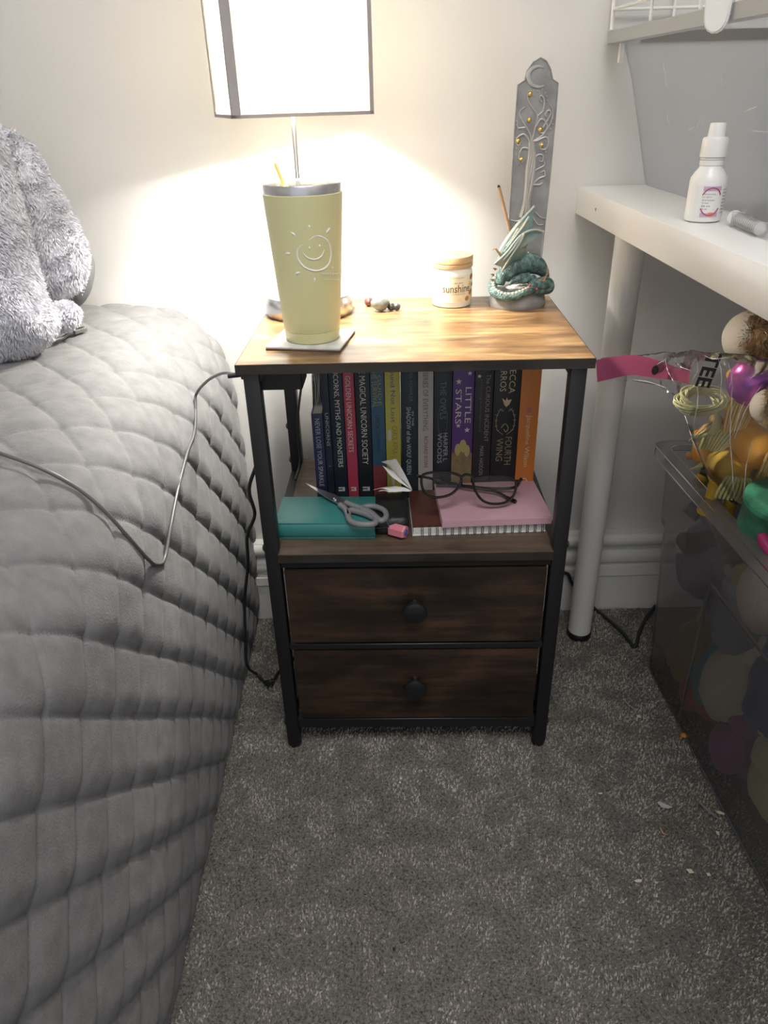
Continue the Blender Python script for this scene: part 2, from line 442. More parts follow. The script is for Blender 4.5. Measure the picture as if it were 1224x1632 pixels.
def bedspread():
    prof = bed_profile(); dy = .0027; ys = np.arange(-.70, YW - .004, dy); n = len(prof); m = len(ys)
    V = np.zeros((m, n, 3))
    for j, y in enumerate(ys):
        for i, (x, z, s, nx, nz) in enumerate(prof):
            wob = .004 * noise.noise((y * 5, s * 5, 3.1))
            a = (y + s - .334 + wob) / .0857; b = (y - s + .806 + wob) / .0866
            fa = a - math.floor(a); fb = b - math.floor(b)          # 0 just above a seam, 1 just below the next
            ga = min(1, fa / .34); ga = (math.sin(ga * PI / 2) ** .8) * (1 - .8 * max(0, (fa - .34) / .66) ** 1.1)
            top = min(1, max(0, (s - .46) / .2)); ka = .0044 * (1 - .45 * top); kb = .0032
            da = min(fa, 1 - fa) * .0606; db = min(fb, 1 - fb) * .0612
            gb = 1 - (1 - min(1, db / .026)) ** 2.2
            h = ka * ga + kb * gb - .0016 * math.exp(-(da / .0020) ** 2) - .0014 * math.exp(-(db / .0018) ** 2)
            h += .0016 * noise.noise((y * 9, s * 9, .5)) + .0008 * noise.noise((y * 45, s * 45, 1.5))
            low = max(0, 1 - z / .05); h *= 1 - .6 * low
            V[j, i] = (x + nx * (h - .004), y, max(z + nz * (h - .004), .001))
    me = bpy.data.meshes.new('quilted_bedspread')
    idx = np.arange(m * n).reshape(m, n)
    F = np.stack([idx[:-1, :-1], idx[1:, :-1], idx[1:, 1:], idx[:-1, 1:]], -1).reshape(-1, 4)
    vs = [tuple(p) for p in V.reshape(-1, 3)]; fs = [tuple(f) for f in F.tolist()]
    # close off: far edge down to the floor, ends and bottom
    base = len(vs); xe = prof[-1][0]
    lo_ = [(xe, ys[j], .001) for j in range(m)]; vs += lo_
    for j in range(m - 1): fs.append((int(idx[j, n - 1]), int(idx[j + 1, n - 1]), base + j + 1, base + j))
    for j in range(m - 1): fs.append((base + j, base + j + 1, int(idx[j + 1, 0]), int(idx[j, 0])))
    fs.append(tuple([base] + [int(idx[0, i]) for i in range(n)])); fs.append(tuple([int(idx[m - 1, i]) for i in range(n)][::-1] + [base + m - 1]))
    me.from_pydata(vs, [], fs); me.shade_smooth(); me.materials.append(M_quilt)
    o = bpy.data.objects.new('quilted_bedspread', me); SC.collection.objects.link(o)
    tag(o, 'grey diamond-quilted bedspread covering the bed and hanging to the floor', 'bedspread')
bedspread()

# ---------------------------------------------------------------- fur helper
def fur(name, obj_list, m, parent, count, length, width, droop=.5, seed=1, filt=None, scatter=.6):
    rng = np.random.default_rng(seed); tris = []; nrm = []
    for o in obj_list:
        me = o.data; me.calc_loop_triangles(); W_ = wm(o)
        co = np.array([(W_ @ v.co)[:] for v in me.vertices])
        t = np.array([lt.vertices[:] for lt in me.loop_triangles]); tris.append(co[t])
    tr = np.concatenate(tris); e1 = tr[:, 1] - tr[:, 0]; e2 = tr[:, 2] - tr[:, 0]; cr = np.cross(e1, e2); ar = np.linalg.norm(cr, axis=1); nm = cr / (ar[:, None] + 1e-12)
    if filt is not None:
        k = np.array([filt(c, n_) for c, n_ in zip(tr.mean(1), nm)]); ar = ar * k
    pick = rng.choice(len(ar), count, p=ar / ar.sum()); r1 = np.sqrt(rng.random(count)); r2 = rng.random(count)
    P = tr[pick, 0] * (1 - r1)[:, None] + tr[pick, 1] * (r1 * (1 - r2))[:, None] + tr[pick, 2] * (r1 * r2)[:, None]; N_ = nm[pick]
    D = N_ + rng.normal(0, scatter, (count, 3)) * .6 + np.array([0, 0, -droop]); 
    # clumps: locks lean together
    cl = np.array([[noise.noise(Vector(p) * 60), noise.noise(Vector(p) * 60 + Vector((9, 0, 0))), noise.noise(Vector(p) * 60 + Vector((0, 9, 0)))] for p in P])
    D += cl * 1.6; D /= np.linalg.norm(D, axis=1)[:, None]
    L_ = length * rng.uniform(.6, 1.2, count)
    side = np.cross(D, rng.normal(0, 1, (count, 3))); side /= np.linalg.norm(side, axis=1)[:, None] + 1e-9
    w_ = width
    bend = np.array([0, 0, -1.]) * droop * .5
    p0 = P - N_ * .0008; mid = P + D * (L_ * .55)[:, None]; tip = P + (D + bend) * L_[:, None]
    V = np.stack([p0 - side * w_, p0 + side * w_, mid + side * w_ * .8, mid - side * w_ * .8, tip], 1)
    inv = np.array(wm(parent).inverted()); V = V.reshape(-1, 3) @ inv[:3, :3].T + inv[:3, 3]
    n = count
    base = np.arange(n)[:, None] * 5
    me = bpy.data.meshes.new(name)
    fs = np.concatenate([base + np.array([[0, 1, 2]]), base + np.array([[0, 2, 3]]), base + np.array([[3, 2, 4]])], 1).reshape(-1, 3)
    me.vertices.add(n * 5); me.vertices.foreach_set('co', V.ravel())
    me.loops.add(fs.size); me.loops.foreach_set('vertex_index', fs.ravel().astype(np.int32))
    me.polygons.add(len(fs)); me.polygons.foreach_set('loop_start', np.arange(0, fs.size, 3, dtype=np.int32)); me.polygons.foreach_set('loop_total', np.full(len(fs), 3, np.int32))
    me.update(calc_edges=True); me.materials.append(m); me.shade_smooth()
    o = bpy.data.objects.new(name, me); SC.collection.objects.link(o); o.parent = parent; o['kind'] = 'stuff'
    return o

# ================================================================== FLEECE BLANKET AND CUSHION
M_fleece = mat('grey_fleece', (.78, .78, .84), .95, bump=(120, .6, 4), sheen=.4, spec=.1)
M_cush = mat('dark_grey_cushion', (.16, .165, .18), .85, bump=(400, .3))
FB = thing('fleece_blanket', 'long pile pale grey fleece blanket heaped in folds on the bed beside the wall', 'blanket', (-.52, .12, .588))
def rough_fn(q): return .006 * noise.noise(q * 14) + .0035 * noise.noise(q * 45)
def outl(pts, y, n=6):
    w_ = [tuple(at(u, v, y=y)) for u, v in pts]; return smooth_path(w_, n, True)
f2 = MB().inflate(outl([(-60, 170), (0, 200), (45, 225), (75, 275), (110, 330), (135, 388), (138, 425), (122, 462), (88, 478), (30, 500), (-60, 500)], .20), (0.15, -1, .1), .045, 14, fn=rough_fn)
fold2 = f2.build('fold', M_fleece, FB, merge=True)
f1 = MB().inflate(outl([(-200, 150), (-60, 130), (-5, 205), (14, 275), (36, 350), (55, 430), (76, 488), (92, 520), (60, 556), (0, 592), (-90, 640), (-220, 640)], .10), (.1, -1, .1), .075, 18, fn=rough_fn, back=.05)
fold1 = f1.build('fold', M_fleece, FB, merge=True)
f3 = MB().inflate(outl([(86, 486), (104, 482), (122, 489), (127, 503), (120, 516), (100, 524), (80, 522), (72, 500)], .165), (0, -1, 0), .02, 8, fn=rough_fn)
fold3 = f3.build('hem', M_fleece, FB, merge=True)
def front_only(c, n): return 1.0 if (n[1] < .35 and c[0] > -.64) else 0.0
fur('pile', [fold1, fold2, fold3], M_fleece, FB, 100000, .0058, .0009, .5, 4, front_only, .4)
CU = thing('cushion', 'dark grey round-edged cushion with dotted trim behind the fleece blanket', 'cushion', (-.47, .26, .588))
c1 = MB().inflate(outl([(60, 350), (110, 365), (140, 392), (151, 420), (149, 450), (140, 474), (124, 489), (90, 492), (50, 470)], .27), (.1, -1, 0), .02, 10)
c1.build('cushion_cover', M_cush, CU, merge=True)
bd = MB()
for (u, v) in smooth_path([(143, 402), (143.5, 420), (141, 440), (137, 455), (131, 470)], 3):
    p = at(u, v, y=.248); bd.ball(p, .0011, 8, 6)
bd.build('dotted_trim', mat('pale_dots', (.5, .5, .52), .6), CU)

# ================================================================== LAMP
LP = thing('table_lamp', 'table lamp with glowing square wood framed paper shade on a thin pole', 'lamp', (-.134, .225, .6))
M_shade = bpy.data.materials.new('shade_paper'); M_shade.use_nodes = True
nt = M_shade.node_tree; nt.nodes.clear(); N = nt.nodes.new; L = nt.links.new
o_ = N('ShaderNodeOutputMaterial'); a_ = N('ShaderNodeBsdfDiffuse'); b_ = N('ShaderNodeBsdfTranslucent'); m_ = N('ShaderNodeMixShader')
a_.inputs[0].default_value = (.8, .78, .74, 1); b_.inputs[0].default_value = (.85, .81, .72, 1); m_.inputs[0].default_value = .5
n_ = N('ShaderNodeTexNoise'); n_.inputs['Scale'].default_value = 90; n_.inputs['Detail'].default_value = 6; r_ = N('ShaderNodeValToRGB')
r_.color_ramp.elements[0].position = .4; r_.color_ramp.elements[0].color = (.46, .44, .38, 1); r_.color_ramp.elements[1].position = .62; r_.color_ramp.elements[1].color = (.78, .75, .68, 1)
t_ = N('ShaderNodeTexCoord'); L(t_.outputs['Object'], n_.inputs[0]); L(n_.outputs[0], r_.inputs[0]); L(r_.outputs[0], b_.inputs[0])
L(a_.outputs[0], m_.inputs[1]); L(b_.outputs[0], m_.inputs[2]); L(m_.outputs[0], o_.inputs[0])
M_lampwood = mat('grey_lamp_wood', (.36, .33, .33), .5, bump=(200, .1))
SM = Matrix.Translation((-.136, .21, .838)) @ Matrix.Rotation(math.radians(17), 4, 'Z'); S = .08; SH = .27
for k in range(4):
    R_ = SM @ Matrix.Rotation(k * PI / 2, 4, 'Z')
    MB().box(-S + .004, -S + .0020, .002, S - .004, -S + .0028, SH - .002, M=R_).build('shade_panel', M_shade, LP)
    MB().box(-S, -S, 0, -S + .0105, -S + .0045, SH, .0004, M=R_).build('shade_post', M_lampwood, LP)
    MB().box(-S, -S, 0, S, -S + .005, .0036, .0004, M=R_).build('shade_rail', M_lampwood, LP)
    MB().box(-S, -S, SH - .0036, S, -S + .005, SH, .0004, M=R_).build('shade_rail', M_lampwood, LP)
MB().lathe([(.058, .6), (.0595, .602), (.0595, .622), (.057, .626), (.02, .628), (.004, .632)], 48, Matrix.Translation((-.132, .232, 0))).build('base', M_steel, LP)
MB().lathe([(.0028, .63), (.0028, .875)], 12, Matrix.Translation((-.134, .222, 0))).build('pole', M_steel, LP)
MB().lathe([(.014, .925), (.017, .945), (.016, .965)], 24, Matrix.Translation((-.135, .214, 0))).build('bulb_holder', M_wplastic, LP)
MB().box(-S + .003, -.0015, .04, S - .003, .0015, .043, M=SM).build('shade_crossbar', M_dsteel, LP)
bulb = MB().ball((-.135, .214, .905), (.016, .016, .018), 24, 16).build('bulb', mat('bulb_glow', (1, 1, 1), .5, emis=((1, .93, .8), 30)), LP)
pd = bpy.data.lights.new('bulb_light', 'POINT'); pd.energy = LAMP_POWER; pd.color = (1, .95, .86); pd.shadow_soft_size = .028
po = bpy.data.objects.new('bulb_light', pd); SC.collection.objects.link(po); po.location = (-.135, .214, .962); bulb.visible_shadow = True
po.parent = LP; po.location = Vector((-.135, .214, .905)) - LP.location - Vector((0, 0, -.0))
bulb.location = (0, 0, 0)

# ================================================================== TUMBLER AND COASTER
CT = thing('coaster', 'square pale drinks coaster under the yellow tumbler', 'coaster', (-.118, .082, .6))
Mc = Matrix.Translation((-.1195, .090, 0)) @ Matrix.Rotation(math.radians(-11), 4, 'Z')
MB().box(-.0445, -.0415, .6001, .0455, .040, .6018, .0006, M=Mc).build('cork_backing', mat('cork', (.12, .08, .05), .8, bump=(400, .5)), CT)
MB().box(-.0445, -.0415, .6018, .0455, .040, .6044, .0010, 2, M=Mc).build('coaster_top', mat('coaster_print', (.62, .62, .60), .35, var=(60, (.5, .5, .48), .45, .6)), CT)
TC = (-.1172, .090)
TU = thing('tumbler', 'tall yellow insulated travel tumbler with steel rim and white smiling sun', 'tumbler', (TC[0], TC[1], .6044))
M_yel = mat('yellow_powder_coat', (.62, .60, .33), .45, bump=(900, .08))
tm = Matrix.Translation((TC[0], TC[1], 0))
def rt(z): # outer radius at height z
    t = (z - .6044) / .166; return .0325 + .0112 * min(1, t / .93) + (.0003 if t > .93 else 0)
prof = [(.029, .6048), (.0318, .6052), (.0325, .607), (.0331, .6165), (.0327, .6168), (.0331, .6172)] + [(rt(z), z) for z in np.linspace(.618, .7655, 12)]
prof = [(r, z) for r, z in prof] + [(.0425, .7665)]
MB().lathe(prof, 64, tm).build('tumbler_body', M_yel, TU)
MB().lathe([(.0428, .7640), (.0430, .7660), (.0430, .7745), (.0424, .7755), (.0412, .7750), (.0408, .766)], 64, tm).build('steel_rim', M_steel, TU)
MB().lathe([(.0405, .7700), (.0405, .7745), (.030, .7752), (.002, .7752)], 48, tm).build('lid', clear('clear_lid', (.95, .95, .95), .3, .05, .1), TU)
s0 = at(455, 297, y=.092); s1 = at(441, 262, y=.112)
MB().sweep([s0 + (s0 - s1) * .3, s0, s1], .0032, 14).build('straw', mat('yellow_straw', (.85, .60, .18), .35), TU)
# sun drawing, wrapped on the curved wall
M_sun = mat('engraved_white', (.78, .77, .72), .5)
def wrapu(u, v):
    """point on the tumbler wall seen at (u,v)"""
    d = ray(u, v).normalized(); o = CAM
    lo_, hi = .7, 1.3
    t = None
    for i in range(900):
        tt = .72 + i * .0005; p = o + d * tt
        if math.hypot(p.x - TC[0], p.y - TC[1]) < rt(p.z) + .0002: t = tt; break
    return (o + d * t) if t else None
def wpx(cx, cy): # crop pixel -> photo pixel
    return (340 + cx / 3.887, 180 + cy / 3.887)
def stroke(name, pts, r, n=4, lab=None):
    w_ = [wrapu(*wpx(*p)) for p in smooth_path(pts, n)]; w_ = [p for p in w_ if p]
    return w_, r
sunp = MB()
def st(pts, r, n=5):
    w_, _ = stroke('', pts, r, n)
    w_ = [p - Vector((p.x - TC[0], p.y - TC[1], 0)).normalized() * (r - .0009) for p in w_]
    if len(w_) > 1:
        rr = [r * min(1, .5 + 2 * min(i, len(w_) - 1 - i) / len(w_)) for i in range(len(w_))]
        sunp.sweep(w_, rr, 6)
st([(590, 790), (640, 762), (700, 785), (728, 850), (722, 920), (690, 962), (630, 978), (565, 955), (525, 905), (522, 850), (550, 818)], .0013)
st([(555, 868), (580, 895), (625, 908), (668, 890), (688, 848)], .0009)
for a, b, c in (((592, 690), (598, 722), .0016), ((725, 708), (700, 745), .0016), ((478, 738), (512, 762), .0015), ((446, 872), (478, 870), .0015), ((508, 1000), (538, 985), .0017), ((628, 1020), (626, 1052), .0015)):
    st([a, ((a[0] + b[0]) / 2, (a[1] + b[1]) / 2), b], c, 3)
st([(592, 830), (596, 838), (597, 846)], .0016, 2); st([(655, 815), (658, 823), (658, 832)], .0016, 2)
st([(738, 955), (742, 962)], .0012, 2)
for x in range(668, 790, 14): st([(x, 1005 - (x % 3) * 3), (x + 5, 992), (x + 9, 1006)], .0004, 2)
for x in range(685, 785, 11): st([(x, 1032), (x + 7, 1031)], .0004, 2)
sunp.build('sun_drawing', M_sun, TU)['label'] = 'white line drawing of a smiling sun'

# ================================================================== STONES
def stone(name, label, u, v, r, col, col2, sq=(1, 1, .85), seed=0, group=None, yy=None):
    c = at(u, v, z=.6 + r * sq[2])
    mb = MB().ball(c, (r * sq[0], r * sq[1], r * sq[2]), 28, 18, fn=lambda p: .10 * noise.noise(p * 1.3 + Vector((seed, 0, 0))) + .04 * noise.noise(p * 4 + Vector((seed, 5, 0))))
    lowest = min(p[2] for p in mb.v); mb.v = [(x, y, z - lowest + .6002) for x, y, z in mb.v]
    o = mb.build(name, mat('stone_' + str(seed), col, .35, var=(60, col2, .4, .6)), None)
    o['label'] = label; o['category'] = 'stone'; o['group'] = 'small stones on the bedside table'
stone('tumbled_stone', 'small reddish brown polished stone, left of the round grey stone', 588, 481, .0068, (.22, .07, .045), (.12, .05, .04), seed=1)
stone('round_stone', 'largest of the small stones, round mottled grey green stone', 606, 483, .0125, (.27, .29, .26), (.12, .13, .12), (1, .9, .85), seed=2)
stone('rough_stone', 'small dark knobbly stone right of the round grey stone', 624, 489, .0062, (.10, .10, .105), (.03, .03, .03), (1, 1, .8), seed=3)
stone('rough_stone', 'tiny dark pitted stone at the right end of the stones', 632, 489, .0055, (.13, .13, .135), (.04, .04, .04), (1, 1, .9), seed=4)

# ================================================================== CANDLE JAR
CJ = thing('candle_jar', 'frosted glass candle jar with wooden lid and yellow label', 'candle', (.065, .252, .6))
cm = Matrix.Translation((.065, .252, 0))
MB().lathe([(.024, .6002), (.0265, .6015), (.0272, .604), (.0272, .646), (.0262, .6495), (.0262, .652)], 48, cm).build('glass_jar', mat('frosted_glass', (.86, .86, .80), .35, trans=.25), CJ)
MB().lathe([(.0274, .6520), (.0276, .6535), (.0276, .6562), (.0268, .6568), (.0268, .6576), (.0276, .6582), (.0276, .6655), (.0266, .6668)], 48, cm).build('lid', mat('pale_wood_lid', (.50, .33, .17), .45, bump=(150, .2)), CJ)
def arcband(r, z0, z1, a0, a1, n=20):
    mb = MB(); vs = []
    for k in range(n + 1):
        a = a0 + (a1 - a0) * k / n
        for z in (z0, z1):
            for rr in (r, r + .0003): vs.append((.065 + rr * math.cos(a), .252 + rr * math.sin(a), z))
    fs = []
    for k in range(n):
        b = k * 4; c = b + 4; fs += [(b + 1, c + 1, c + 3, b + 3), (b, b + 2, c + 2, c), (b, c, c + 1, b + 1), (b + 2, b + 3, c + 3, c + 2)]
    return mb.add(vs, fs)
arcband(.0272, .608, .6435, math.radians(205), math.radians(352)).build('paper_label', mat('cream_label', (.80, .74, .55), .6, var=(40, (.78, .55, .2), .55, .75)), CJ)
def wraptext(name, s, m, parent, cen, r, z, amid, width, height, lab=None):
    """lettering bent round a vertical cylinder, facing outwards at angle amid"""
    q = lettering(name, s, m, parent, (0, 0, 0), (1, 0, 0), (0, 0, 1), width, height)
    W_ = wm(parent); inv = W_.inverted()
    for v in q.data.vertices:
        p = W_ @ v.co; a = amid + (p.x - width / 2) / r
        v.co = inv @ Vector((cen[0] + (r + .0004) * math.cos(a), cen[1] + (r + .0004) * math.sin(a), z + p.z))
    if lab: q['label'] = lab
    return q
M_bink = mat('brown_ink', (.10, .05, .03), .5)
cc = (.065, .252)
AM = math.radians(284)
wraptext('lettering', 'sunshine', M_bink, CJ, cc, .0275, .6215, AM - .08, .040, .0105)
wraptext('lettering', 'YOU ARE MY', M_bink, CJ, cc, .0275, .6330, AM, .013, .0016)
wraptext('lettering', 'scented candle', M_bink, CJ, cc, .0275, .6190, AM, .020, .0012)
wraptext('lettering', 'A LITTLE GIFT', M_bink, CJ, cc, .0275, .6400, AM, .016, .0012)
for a, z, r, c in ((332, .640, .0045, (.30, .10, .06)), (328, .620, .0042, (.45, .18, .07)), (312, .6125, .0038, (.42, .2, .08)), (340, .629, .003, (.15, .08, .05)), (322, .632, .003, (.75, .5, .1))):
    a = math.radians(a); p = Vector((cc[0] + .0276 * math.cos(a), cc[1] + .0276 * math.sin(a), z))
    MB().ball((0, 0, 0), (.0006, r, r * .8), 10, 6, Matrix.Translation(p) @ Matrix.Rotation(a, 4, 'Z') @ Matrix.Rotation(.6, 4, 'X')).build('printed_petal', mat('petal%d' % int(z * 1e4), c, .6), CJ)

# ================================================================== DRAGON INCENSE HOLDER
DG = thing('incense_holder', 'dragon incense holder with tall grey backplate carved with a tree and moon', 'ornament', (.153, .238, .6))
M_pew = mat('pewter_resin', (.23, .23, .235), .45, .35, bump=(90, .3, 6), var=(50, (.33, .33, .33), .35, .7))
M_relief = mat('pewter_relief', (.42, .41, .40), .4, .3, bump=(250, .3))
M_drag = mat('dragon_teal', (.045, .085, .085), .45, var=(160, (.13, .22, .205), .4, .6), bump=(420, 1.0, 2))
M_wing = mat('dragon_wing', (.16, .27, .26), .45, var=(45, (.42, .38, .28), .45, .7), bump=(120, .4))
M_bronze = mat('dragon_bronze', (.38, .24, .14), .4, .3, bump=(200, .4))
MB().lathe([(1, 0), (1.03, .004), (1, .010), (.94, .017), (.90, .020)], 48, Matrix.Translation((.1535, .238, .6002)) @ Matrix.Diagonal((.038, .034, 1, 1))).build('round_base', M_pew, DG)
YP = .262
def gp(cx, cy, dy=0): # crop pixel (scale 3.627, origin 660,60) -> world on the plate
    return at(660 + cx / 3.627, 60 + cy / 3.627, y=YP + dy)
plate = [(730, 115), (765, 135), (790, 185), (800, 240), (832, 262), (815, 480), (790, 760), (765, 1000), (738, 1250), (725, 1330), (535, 1330), (545, 1100), (565, 800), (582, 520), (600, 272), (640, 248), (655, 190), (690, 140)]
pp = [gp(*q) for q in plate]; n = len(pp); mb = MB()
mb.add([tuple(p) for p in pp] + [(p.x, p.y + .006, p.z) for p in pp], [tuple(range(n - 1, -1, -1)), tuple(range(n, 2 * n))] + [(i, (i + 1) % n, n + (i + 1) % n, n + i) for i in range(n)])
mb.build('backplate', M_pew, DG, smooth=False, merge=True)
# raised rim of the plate
rl = MB(); rl.sweep([gp(x_, y_, -.0002) for x_, y_ in plate], .0009, 6, closed=True); rl.build('plate_rim', M_pew, DG)
# crescent moon
cpts = []
for k in range(15):
    a = math.radians(62 + (300 - 62) * k / 14); cpts.append((722 + 62 * math.cos(a), 225 - 60 * math.sin(a)))
rad = [.0006 + .0022 * math.sin(PI * k / 14) for k in range(15)]
MB().sweep([gp(x_, y_, -.001) for x_, y_ in cpts], rad, 8, flat=.6).build('crescent_moon', M_relief, DG)
tree = MB()
def br(pts, r0, r1, n=5):
    w_ = smooth_path(pts, n); N_ = len(w_)
    tree.sweep([gp(x_, y_, -.0008) for x_, y_ in w_], [r0 + (r1 - r0) * i / (N_ - 1) for i in range(N_)], 6)
# twisted trunk
for off, ph in ((-16, 0), (-5, 1.2), (6, 2.4), (16, 3.6)):
    br([(645 + off * 1.7 + 9 * math.sin(ph), 1040), (648 + off * 1.1 + 9 * math.sin(ph + 1.3), 960), (660 + off + 8 * math.sin(ph + 2.6), 860), (672 + off * .8 + 7 * math.sin(ph + 4), 760), (680 + off * .6 + 5 * math.sin(ph + 5), 680), (678 + off * .5, 600)], .0036, .0020)
for pts in ([(678, 610), (672, 560), (625, 480), (610, 430), (640, 400)], [(680, 600), (700, 520), (712, 450), (672, 390), (655, 340), (672, 308)],
            [(712, 455), (745, 420), (752, 360), (735, 335), (725, 355), (738, 372)], [(690, 600), (745, 560), (795, 480), (800, 420), (780, 380)],
            [(700, 600), (760, 575), (778, 600), (765, 640), (738, 645), (725, 618), (742, 605)], [(678, 620), (640, 560), (600, 575), (588, 600), (605, 622), (622, 600)],
            [(665, 640), (625, 640), (605, 690), (622, 720), (640, 700)], [(690, 720), (712, 680), (745, 680), (742, 715), (722, 712)],
            [(668, 830), (700, 770), (750, 740), (752, 715)], [(675, 860), (720, 815), (755, 800), (752, 770), (735, 780)], [(690, 850), (725, 850), (742, 840), (735, 872)],
            [(700, 520), (735, 470), (768, 500), (758, 545), (728, 550), (715, 525)], [(640, 520), (600, 520), (596, 480)], [(745, 520), (790, 440), (775, 420), (758, 445), (770, 460)],
            [(650, 1030), (600, 1060), (560, 1055)], [(680, 1030), (715, 1080), (745, 1080)], [(700, 1010), (735, 1040), (760, 1045)]):
    br(pts, .0013, .0006)
for (x_, y_) in ((715, 310), (738, 300), (758, 318), (766, 340), (770, 365), (590, 505), (592, 480), (600, 530), (594, 640), (590, 670), (600, 735), (622, 742), (765, 600), (760, 660), (790, 530), (800, 500), (700, 745), (722, 742), (712, 880), (735, 885), (690, 300), (688, 330), (800, 560), (770, 560)):
    tree.ball(gp(x_, y_, -.0006), .0010, 6, 4)
tree.build('tree_relief', M_relief, DG)
for (x_, y_) in ((670, 325), (666, 475), (730, 530), (602, 595), (738, 620), (620, 703)):
    MB().ball(gp(x_, y_, -.0008), .0028, 14, 8).build('gold_bead', M_gold, DG)
# coiled dragon: gp2 uses the close crop (scale 9.067, origin 780,320)
def g2(cx, cy, y): return at(780 + cx / 9.067, 320 + cy / 9.067, y=y)
coil = [g2(845, 1010, .250), g2(800, 1130, .247), g2(640, 1165, .252), g2(300, 1130, .262), g2(110, 1100, .250), g2(55, 1200, .232), g2(60, 1300, .218), g2(170, 1375, .208), g2(330, 1385, .203), g2(480, 1330, .204), g2(600, 1280, .207), g2(760, 1290, .216), g2(860, 1270, .226), g2(860, 1190, .234), g2(770, 1160, .226), g2(660, 1180, .214), g2(590, 1215, .208)]
cs = smooth_path([tuple(p) for p in coil], 6); nn = len(cs)
MB().sweep(cs, [.0012 + .0052 * min(1, i / (nn * .35)) * (1 if i < nn * .85 else 1 - .5 * (i / nn - .85) / .15) for i in range(nn)], 14).build('body', M_drag, DG)
sc = MB()
for k, i in enumerate(range(int(nn * .27), int(nn * .66), 1)):
    p = Vector(cs[i]); r = .0058
    sc.ball(p + Vector((0, -.0030, r * .80)), (.0023, .0022, .0017), 8, 6) if k % 2 == 0 else None
sc.build('belly_scales', mat('cream_scales', (.75, .52, .36), .4), DG)
tors = smooth_path([tuple(g2(150, 1210, .222)) + (.006,), tuple(g2(185, 1090, .226)) + (.009,), tuple(g2(330, 960, .236)) + (.013,), tuple(g2(520, 900, .244)) + (.014,), tuple(g2(690, 940, .248)) + (.012,), tuple(g2(790, 1040, .250)) + (.007,), tuple(g2(830, 1110, .250)) + (.004,)], 5)
MB().sweep([t[:3] for t in tors], [t[3] for t in tors], 18).build('torso', M_drag, DG)
sp = MB()
ridge = smooth_path([(545, 775), (620, 820), (690, 870), (750, 930), (800, 980), (835, 1040)], 3)
for k, (x_, y_) in enumerate(ridge):
    p = g2(x_, y_ + 14, .244); tpt = p + Vector((.0022, 0, .0058)); a_ = Vector((.0022, 0, -.0012))
    sp.add([p - a_, p + a_, p + Vector((0, .0022, 0)), p - Vector((0, .0022, 0)), tpt], [(0, 3, 4), (3, 1, 4), (1, 2, 4), (2, 0, 4), (0, 2, 1, 3)])
for k, (x_, y_) in enumerate(smooth_path([(75, 990), (45, 1075), (40, 1150), (42, 1220)], 1)):
    p = g2(x_ + 10, y_, .222); sp.add([p + Vector((0, 0, -.002)), p + Vector((0, 0, .002)), p + Vector((.003, .002, 0)), p + Vector((-.0042, -.001, .002))], [(0, 3, 1), (1, 3, 2), (2, 3, 0), (0, 1, 2)])
sp.build('back_spikes', M_bronze, DG, smooth=False)['kind'] = 'stuff'
# head lying on the coil
hd = MB(); hp = g2(700, 1215, .210)
hs = smooth_path([tuple(g2(840, 1215, .222)) + (.0062,), tuple(g2(760, 1215, .214)) + (.0075,), tuple(g2(680, 1225, .208)) + (.0058,), tuple(g2(600, 1240, .203)) + (.0042,), tuple(g2(565, 1250, .201)) + (.0024,)], 5)
hd.sweep([t[:3] for t in hs], [t[3] for t in hs], 14); head = hd.build('head', M_drag, DG)
hn = MB()
for a, b in (((700, 1165), (850, 1060)), ((720, 1195), (800, 1130)), ((640, 1185), (700, 1150)), ((780, 1170), (845, 1020))):
    p = g2(*a, .208); q = g2(*b, .222); hn.sweep([p, (p + q) / 2 + Vector((0, 0, -.0006)), q], [.0016, .0011, .0003], 8)
hn.build('horns', M_bronze, head)
ey = MB(); ey.ball(g2(585, 1215, .199), .0016, 10, 8); ey.ball(g2(680, 1275, .201), .0016, 10, 8); ey.build('eye', mat('red_eye', (.45, .08, .07), .2), head)
# bowl contents and forelegs
MB().ball(g2(400, 1240, .222), (.017, .012, .004), 18, 10, fn=lambda p: .2 * noise.noise(p * 3)).build('ash_bowl', mat('white_ash', (.75, .68, .62), .7, bump=(300, .6), var=(70, (.5, .38, .32), .5, .7)), DG)
lgm = MB()
for pts in ([(560, 1090, .226, .005), (440, 1110, .215, .0045), (330, 1170, .211, .003), (290, 1210, .208, .002)], [(640, 1120, .225, .005), (520, 1150, .214, .004), (430, 1165, .21, .003)], [(370, 900, .215, .003), (350, 1000, .213, .004), (300, 1090, .213, .003)]):
    q = smooth_path([tuple(g2(a, b, c)) + (d,) for a, b, c, d in pts], 4); lgm.sweep([t[:3] for t in q], [t[3] for t in q], 10)
lgm.build('forelegs', M_drag, DG)
